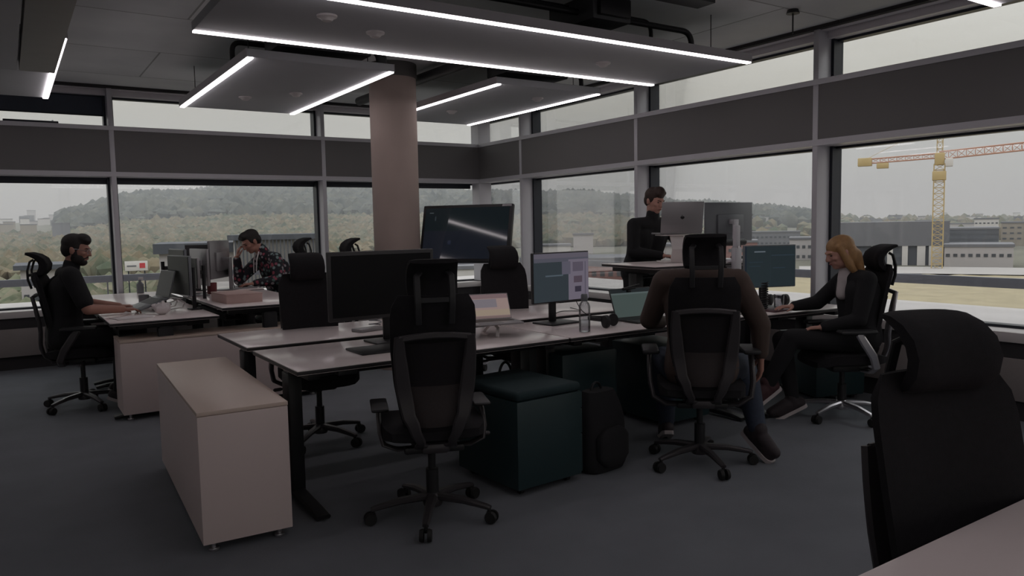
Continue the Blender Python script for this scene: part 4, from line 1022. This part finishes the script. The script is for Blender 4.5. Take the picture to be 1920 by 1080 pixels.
person('blonde person in a black jacket and white blouse seated by the right windows', dict(shirtname='jacket',
  face=tuple(f5*.93+V((.0, -.0, -.36))), head=tuple(L5(0, .03, 1.17)), neck=tuple(L5(0, -.05, 1.035)), chest=tuple(L5(0, -.10, .90)), pelvis=tuple(L5(0, -.12, .585)),
  shL=tuple(L5(-.165, -.09, .985)), shR=tuple(L5(.165, -.09, .985)), elR=tuple(L5(.20, .10, .80)), wrR=tuple(L5(.12, .31, .785)), elL=tuple(L5(-.20, -.02, .72)), wrL=tuple(L5(-.13, .20, .665)),
  handR=(tuple(f5+r5*-.2), (0, 0, -1), tuple(-r5), .25), handL=(tuple(f5+V((0, 0, -.1))+r5*.35), (0, 0, -1), tuple(r5), .5),
  hipL=tuple(L5(-.09, -.06, .55)), hipR=tuple(L5(.09, -.06, .55)), knL=tuple(L5(-.10, .40, .59)), knR=tuple(L5(.09, .40, .55)), anL=tuple(L5(-.06, .55, .255)), anR=tuple(L5(.02, .34, .125)),
  toeL=tuple(L5(-.10, .70, .16)), toeR=tuple(L5(.02, .50, .05))),
  'skinp', 'tee', 'trousers', ('shoer', 'shoed'), hair='blonde', extra=ex_w, s=.90, hscale=.96, collar=False, female=True)

# ------------------------------------------------------------------ outside: ledge, guard rail, ground, hills, town
EYEP = V((0, 0, EYE))
def ray(px, py): return (fw+rt*((px-960)/F_PX)-up*((py-540)/F_PX))
def at(px, py, d):
    """world point seen at a pixel at horizontal distance d"""
    r = ray(px, py); return EYEP+r*(d/math.hypot(r.x, r.y))
GZ = -8.0
b = B(); b.box((XR+.31+.65, 2.5, .55), (1.30, 15.0, .10), .01); struct(b.obj('terrace_ledge', mat('ledge_coping', (.50, .47, .46), .6, var=.12, scale=4)), 'white outer ledge below the right windows')
b = B(); b.box((1.4, YB+.31+.65, .53), (12.8, 1.30, .10), .01); struct(b.obj('terrace_ledge', 'ledge_coping' if 'ledge_coping' in M else MATS['ledge_coping']), 'white outer ledge below the back windows')
b = B(); b.box((XR+1.62, 2.5, -7), (.10, 15.0, 14)); b.box((1.4, YB+1.62, -7), (12.8, .10, 14)); struct(b.obj('wall_outside', MATS['concrete']))
def rail(side, a, z, label):
    o = empty('guard_rail', (XR+1.5, (a+z)/2, .60) if side == 'right' else ((a+z)/2, YB+1.5, .60), 0, label, 'railing'); L_ = z-a
    mm = mat('rail_paint', (.16, .165, .19), .5, .1)
    d = (.04, L_, .088) if side == 'right' else (L_, .04, .088); B().box((0, 0, .225), d, .004).obj('rail_band', mm, o)
    k = int(L_/4.4)
    for i in range(k+1):
        q = -L_/2+.1+(L_-.2)*i/k; p = (.03, q, .09) if side == 'right' else (q, .03, .09)
        B().box(p, (.016, .016, .19)).obj('post', mm, o)
rail('right', -4, 10.6, 'grey guard rail along the ledge outside the right windows')
rail('back', -5, 7.1, 'grey guard rail along the ledge outside the back windows')
def az(px): return YAW+math.atan((px-960)/F_PX)
RIDGE = [(-400, 425), (-60, 420), (100, 416), (165, 404), (230, 383), (300, 376), (380, 374), (420, 366), (470, 369), (560, 367), (640, 368), (780, 368), (890, 374), (1010, 376), (1090, 374), (1130, 379), (1190, 384), (1260, 392), (1360, 396), (1440, 402), (1530, 410), (1640, 416), (1760, 414), (1920, 416), (2400, 420)]
def ridge_el(a):
    """elevation (tangent) of the wooded ridge by compass direction"""
    px = 960+F_PX*math.tan(max(-1.05, min(1.05, a-YAW)))
    y = lerp(RIDGE, max(-400, min(2400, px))); r = ray(px, y); return r.z/math.hypot(r.x, r.y)
RD = 900
def ground(a, r):
    z = GZ
    h_ = EYE+ridge_el(a)*RD-GZ
    t = max(0, min(1, (r-330)/(RD-330))); t = t*t*(3-2*t)
    far = max(0, min(1, (r-RD)/900))
    return z+h_*t*(1-.55*far)
b = B(); NA, NR = 150, 60
def tf(u, v):
    a = YAW-1.15+2.3*u; r = 16+2600*(v**2.2); return V((r*math.sin(a), r*math.cos(a), ground(a, r)-.3))
b.grid(tf, NA, NR)
gm = mat('rough_ground', (.13, .125, .095), .95, var=.45, scale=.035)
struct(b.obj('ground_terrain', gm), 'rough green and tan land outside the windows')
struct(B().box((9.5, 4, GZ-.1), (20, 24, .1)).obj('ground_paving', mat('paving', (.16, .155, .14), .9, scale=.5)))
def foliage(name, cols, scale):
    m = bpy.data.materials.new(name); m.use_nodes = True; M[name] = m; MATS[name] = m
    n = m.node_tree.nodes; l = m.node_tree.links; p = n['Principled BSDF']; p.inputs['Roughness'].default_value = .95; p.inputs['Specular IOR Level'].default_value = .1
    tc = n.new('ShaderNodeTexCoord'); nz = n.new('ShaderNodeTexNoise'); l.new(tc.outputs['Object'], nz.inputs['Vector']); nz.inputs['Scale'].default_value = scale; nz.inputs['Detail'].default_value = 3
    r = n.new('ShaderNodeValToRGB'); l.new(nz.outputs[0], r.inputs[0]); e = r.color_ramp.elements
    e[0].position = .32; e[0].color = cols[0]+(1,); e[1].position = .68; e[1].color = cols[-1]+(1,)
    for i, c in enumerate(cols[1:-1]): q = e.new(.32+.36*(i+1)/(len(cols)-1)); q.color = c+(1,)
    l.new(r.outputs[0], p.inputs['Base Color'])
foliage('forest_leaves', ((.050, .060, .056), (.085, .092, .080), (.125, .125, .10)), .06)
foliage('autumn_leaves', ((.075, .092, .062), (.13, .13, .088), (.185, .15, .10), (.105, .118, .085)), .09)
foliage('shrub_leaves', ((.09, .11, .07), (.17, .175, .12), (.24, .21, .16)), .35)
ICO = None
def clump(b, c, r, h):
    global ICO
    if ICO is None:
        t = bmesh.new(); bmesh.ops.create_icosphere(t, subdivisions=1, radius=1); t.verts.ensure_lookup_table(); t.verts.index_update()
        ICO = ([v.co.copy() for v in t.verts], [[v.index for v in f.verts] for f in t.faces]); t.free()
    vs = [b.bm.verts.new(c+V((v.x*r*random.uniform(.75, 1.2), v.y*r*random.uniform(.75, 1.2), v.z*h*random.uniform(.75, 1.2)))) for v in ICO[0]]
    for f in ICO[1]: b.bm.faces.new([vs[i] for i in f]).smooth = True
def wood(name, m, a0, a1, r0_, r1_, num, rad, label, skip=None):
    b = B()
    for i in range(num):
        a = random.uniform(a0, a1); r = math.sqrt(random.uniform(r0_**2, r1_**2))
        if skip and skip(a, r): continue
        q = rad*random.uniform(.7, 1.35); p = V((r*math.sin(a), r*math.cos(a), ground(a, r)+q*.5)); clump(b, p, q, q*random.uniform(.8, 1.25))
    o = b.obj(name, m); tag(o, label, 'trees', None, 'stuff')
wood('hill_forest', 'forest_leaves', az(120), az(1560), 560, 960, 15000, 5.2, 'dark hazy forest covering the long hill outside')
wood('autumn_woodland', 'autumn_leaves', az(-40), az(1190), 170, 560, 15000, 2.5, 'mixed green and autumn coloured woodland below the hill', lambda a, r: (a > az(620) and r < 260) or (a > az(900) and r < 330))
wood('town_trees', 'autumn_leaves', az(1000), az(2000), 330, 900, 800, 3.6, 'scattered trees between the town buildings')
wood('low_shrubs', 'shrub_leaves', az(-60), az(900), 38, 150, 1100, 1.5, 'pale shrubs and bushes below the back windows')
# dry field beyond the right windows
b = B(); b.grid(lambda u, v: V(((20+122*v)*math.sin(az(1400)+.7*u), (20+122*v)*math.cos(az(1400)+.7*u), GZ+.15+.25*noise.noise(V((u*40, v*30, 0))))), 110, 40)
def fieldmat():
    m = mat('dry_grass', (.30, .255, .165), .95, var=.25, scale=.35); return m
tag(b.obj('dry_field', fieldmat()), 'pale dry grass field outside the right windows', 'field', None, 'stuff')
b = B(); b.grid(lambda u, v: V(((142+20*v)*math.sin(az(1500)+.5*u), (142+20*v)*math.cos(az(1500)+.5*u), GZ+.3)), 30, 2); struct(b.obj('ground_road', mat('pale_road', (.36, .34, .33), .9, scale=.1)), 'pale road beyond the dry field')

# buildings
bm_ = {k: mat('facade_'+k, c, .8, var=.06, scale=.1) for k, c in dict(white=(.62, .59, .57), grey=(.16, .16, .175), dark=(.075, .08, .095), red=(.26, .14, .13), tan=(.30, .26, .21), pale=(.45, .42, .42)).items()}
glaz = mat('far_glass', (.06, .065, .075), .35)
def building(px0, px1, ytop, ybase, d, m, label, rows=0, cols=0, depth=None, roof=None, name='building', pilasters=(), group=None, wm=None):
    """house whose front runs between two compass directions at distance d, standing on the ground"""
    p0, p1 = at(px0, ybase, d), at(px1, ybase, d); top = at((px0+px1)/2, ytop, d).z
    base = min(p0.z, p1.z, ground(math.atan2(p0.x, p0.y), d))-.5; p0.z = p1.z = 0
    ex = (p1-p0); wd = ex.length; ex.normalize(); ey = V((-ex.y, ex.x, 0)); dp = depth or max(6, min(30, wd*.5)); h = top-base
    o = empty(name, (p0.x, p0.y, base), math.atan2(ex.y, ex.x), label, 'building', group)
    B().box((wd/2, dp/2, h/2), (wd, dp, h)).obj('facade', m, o)
    b = B()
    if roof == 'gable':
        b.prism([(-.3, h), (dp+.3, h), (dp/2, h+dp*.22)], -.3, wd+.3, 'X'); b.obj('roof', bm_['red'], o)
    elif roof:
        b.box((wd/2, dp/2, h+roof/2), (wd+1.2, dp+1.2, roof)); b.obj('roof', bm_['dark'] if m is not bm_['dark'] else bm_['grey'], o)
    else:
        b.box((wd/2, dp/2, h+.25), (wd+.4, dp+.4, .5)); b.obj('roof', bm_['grey'], o)
    if rows and cols:
        vis = h*.92
        for r in range(rows):
            for c in range(cols):
                x = wd*(c+.5)/cols; z = h-.6-vis*.5*(r+.5)/rows*(2 if vis < 14 else 1.3)
                if z < 1: continue
                fr = B().box((x, -.03, z), (wd/cols*.55, .1, min(2.0, vis*.3/rows))).obj('window', glaz, o)
    for i, (u0, u1) in enumerate(pilasters): B().box((wd*(u0+u1)/2, -.25, h*.5), (wd*(u1-u0), .6, h)).obj('pilaster', wm or bm_['white'], o)
    return o
building(1560, 1772, 461, 500, 178, bm_['dark'], 'long dark industrial hall with white wall panels behind the dry field', 0, 0, 26, 5.0, pilasters=((.36, .40), (.50, .55), (.63, .68), (.76, .83), (.86, .98)))
building(1768, 1872, 430, 470, 265, bm_['dark'], 'dark clad office block right of the crane mast', 4, 12, 30)
building(1826, 1872, 411, 440, 330, bm_['white'], 'white apartment block rising behind the dark clad office', 5, 6, 20)
building(1716, 1748, 415, 440, 330, bm_['white'], 'white apartment block left of the crane mast', 4, 5, 20)
building(1770, 1900, 463, 488, 168, bm_['pale'], 'low pale workshop in front of the dark clad office', 2, 9, 14)
building(1770, 1830, 420, 432, 420, bm_['pale'], 'long pale warehouse behind the crane mast')
building(1876, 1960, 418, 460, 300, bm_['tan'], 'tan block at the right edge of the view', 4, 6, 20)
building(1590, 1650, 425, 455, 330, bm_['grey'], 'grey block behind the dark industrial hall', 3, 6)
building(1400, 1500, 436, 470, 300, bm_['grey'], 'grey long block beyond the standing desk', 3, 12)
building(1480, 1545, 449, 480, 200, bm_['pale'], 'pale low block by the dark industrial hall', 2, 6, 14)
building(1418, 1452, 428, 450, 420, bm_['tan'], 'tan block far behind the grey monitor', 4, 4)
building(1060, 1200, 490, 530, 105, bm_['red'], 'low reddish building below the windows between the lit monitor and the standing person', 2, 9, 12)
building(1075, 1112, 441, 449, 190, bm_['pale'], 'small pale block outside the middle window, left of the standing person', 0, 0, 5)
building(1235, 1330, 462, 500, 150, bm_['pale'], 'pale low building behind the standing person', 2, 8, 12)
building(1330, 1420, 455, 490, 180, bm_['red'], 'brick building behind the grey monitor', 2, 8, 12)
building(1010, 1070, 462, 480, 190, bm_['white'], 'white low building outside the middle window', 1, 6, 10)
building(840, 900, 505, 530, 110, bm_['white'], 'white low building under the wheeled display', 1, 5, 10)
building(440, 606, 449, 508, 92, bm_['white'], 'white hall with upright fins outside the back window', 0, 0, 12, .6, pilasters=[(k/24+.016, k/24+.028) for k in range(24)], wm=bm_['dark'])
building(300, 470, 474, 510, 100, bm_['pale'], 'pale long shed left of the white finned hall', 0, 0, 18, 1.2)
building(40, 130, 505, 540, 95, bm_['pale'], 'pale low house below the bearded person', 1, 5, 9, .5)
# sign board
o = empty('sign_board', at(256, 505, 70), 0, 'white billboard with red marks outside the back window', 'sign'); zt = at(256, 489, 70).z-o.location.z
b = B(); b.box((0, 0, zt-.42), (1.7, .08, .8), .01); pb = b.obj('board', bm_['white'], o); o.rotation_euler = (0, 0, -az(256))
b = B(); b.box((.45, -.05, zt-.40), (.42, .02, .42)); b.obj('red_mark', mat('sign_red', (.5, .05, .06), .6), pb)
b = B(); b.box((-.35, -.05, zt-.42), (.7, .02, .12)); b.obj('grey_line', bm_['grey'], pb)
for s in (-.6, .6): B().box((s, .06, zt*.5-3), (.1, .1, zt+6)).obj('post', 'alud', o)
# distant town: every block its own thing
rn = random.Random(11); kinds = [('white', 'white'), ('grey', 'grey'), ('tan', 'tan'), ('pale', 'pale')]
for i in range(74):
    px = rn.choice([rn.uniform(-20, 165), rn.uniform(1235, 1530), rn.uniform(1570, 1935), rn.uniform(1570, 1935)])
    d = rn.uniform(430, 1150); hz = 446 if px < 300 else 418-.0*px
    y0 = (rn.uniform(398, 424) if px < 300 else rn.uniform(404, 424)) ; wpx = rn.uniform(6, 26)*700/d+4; k = rn.choice(kinds)
    if px > 300: y0 = 406+(1150-d)/1150*24-rn.uniform(0, 12)
    else: y0 = 404+(1150-d)/1150*40-rn.uniform(0, 10)
    building(px, px+wpx, y0, y0+10, d, bm_[k[0]], '%s block in the hazy town %s' % (k[0], 'at the far left' if px < 300 else 'behind the standing desk' if px < 1540 else 'on the right skyline'), 0, 0, None, None, 'town_block', (), 'town blocks left' if px < 300 else 'town blocks mid' if px < 1540 else 'town blocks right')
# chimneys on the left skyline
for px, yt in ((137, 396), (58, 404)):
    p = at(px, 430, 900); zt = at(px, yt, 900).z
    o = B().tube([(p.x, p.y, p.z-30), (p.x, p.y, zt)], [3.6, 2.6], 10).obj('chimney', bm_['grey']); tag(o, 'tall thin chimney on the left skyline, the %s one' % ('taller' if px == 137 else 'shorter'), 'chimney')
# tower crane
cb = at(1757, 480, 158); aa = az(1757); sx = V((math.cos(aa), -math.sin(aa), 0)); o = empty('tower_crane', (cb.x, cb.y, GZ), -aa, 'yellow tower crane with a long red jib outside the right windows', 'crane')
ym = mat('crane_yellow_hazed', (.48, .36, .17), .6); rm = mat('crane_red_hazed', (.50, .27, .19), .6)  # crane paints paled so the colour carries the distant haze
zj = at(1757, 292, 158).z-GZ
def lattice(b, p, q, wd, n_, r, ht=None):
    p, q = V(p), V(q); t = (q-p).normalized(); a = V((0, 1, 0)); c = t.cross(a).normalized(); ht = ht or wd
    cor = [a*wd/2+c*ht/2, a*wd/2-c*ht/2, -a*wd/2-c*ht/2, -a*wd/2+c*ht/2]
    for k in cor: b.cyl(p+k, q+k, r, 6)
    for i in range(n_):
        u, v = p+(q-p)*i/n_, p+(q-p)*(i+1)/n_
        for k in range(4):
            b.cyl(u+cor[k], v+cor[(k+1) % 4], r*.6, 4)
            b.cyl(u+cor[k], u+cor[(k+1) % 4], r*.6, 4)
b = B(); lattice(b, (0, 0, 0), (0, 0, zj-1.5), 1.7, 18, .10); b.obj('mast', ym, o)
b = B(); b.box((0, 0, zj-3.6), (2.2, 2.2, 1.6), .1); b.box((0, 0, zj-.6), (1.6, 1.6, 2.2), .2); b.obj('slewing_ring', ym, o)
b = B(); b.box((1.5, -.6, zj-1.3), (1.2, 1.3, 1.5), .15); b.obj('operator_cab', bm_['white'], o)
b = B(); lattice(b, (0, 0, zj), (30, 0, zj+1.9), 1.1, 22, .10, 1.3); b.obj('jib', rm, o)
b = B(); lattice(b, (0, 0, zj), (-12.4, 0, zj-.4), 1.0, 9, .09, .8); b.obj('counter_jib', rm, o)
b = B(); b.box((-12.2, 0, zj-.5), (2.4, 1.4, 1.5), .1); b.box((-9.2, 0, zj-1.3), (2.0, 1.2, 1.0), .1); b.obj('counterweight', ym, o)
b = B(); lattice(b, (0, 0, zj), (0, 0, zj+6), .9, 5, .08); b.cyl((0, 0, zj+6), (20, 0, zj+1.9), .035, 5); b.cyl((0, 0, zj+6), (-11.5, 0, zj+.3), .035, 5); b.obj('apex_tower', ym, o)

# thin haze hanging over the land outside (real scattering volume, well away from the building)
def haze():
    m = bpy.data.materials.new('haze_volume'); m.use_nodes = True; MATS['haze_volume'] = m
    n = m.node_tree.nodes; l = m.node_tree.links; n.clear(); o = n.new('ShaderNodeOutputMaterial'); v = n.new('ShaderNodeVolumeScatter')
    v.inputs['Color'].default_value = (.92, .94, 1, 1); v.inputs['Density'].default_value = .0007; v.inputs['Anisotropy'].default_value = .0
    l.new(v.outputs[0], o.inputs['Volume'])
    b = B(); ring = []
    N = 40; a0, a1 = YAW-1.2, YAW+1.2
    pts = [V((130*math.sin(a0+(a1-a0)*i/N), 130*math.cos(a0+(a1-a0)*i/N), 0)) for i in range(N+1)]+[V((1500*math.sin(a1-(a1-a0)*i/N), 1500*math.cos(a1-(a1-a0)*i/N), 0)) for i in range(N+1)]
    b.prism([(p.x, p.y) for p in pts], -40, 130); hz_ = b.obj('haze', m); tag(hz_, 'pale haze over the distant hills and town', 'haze', None, 'stuff')
haze()
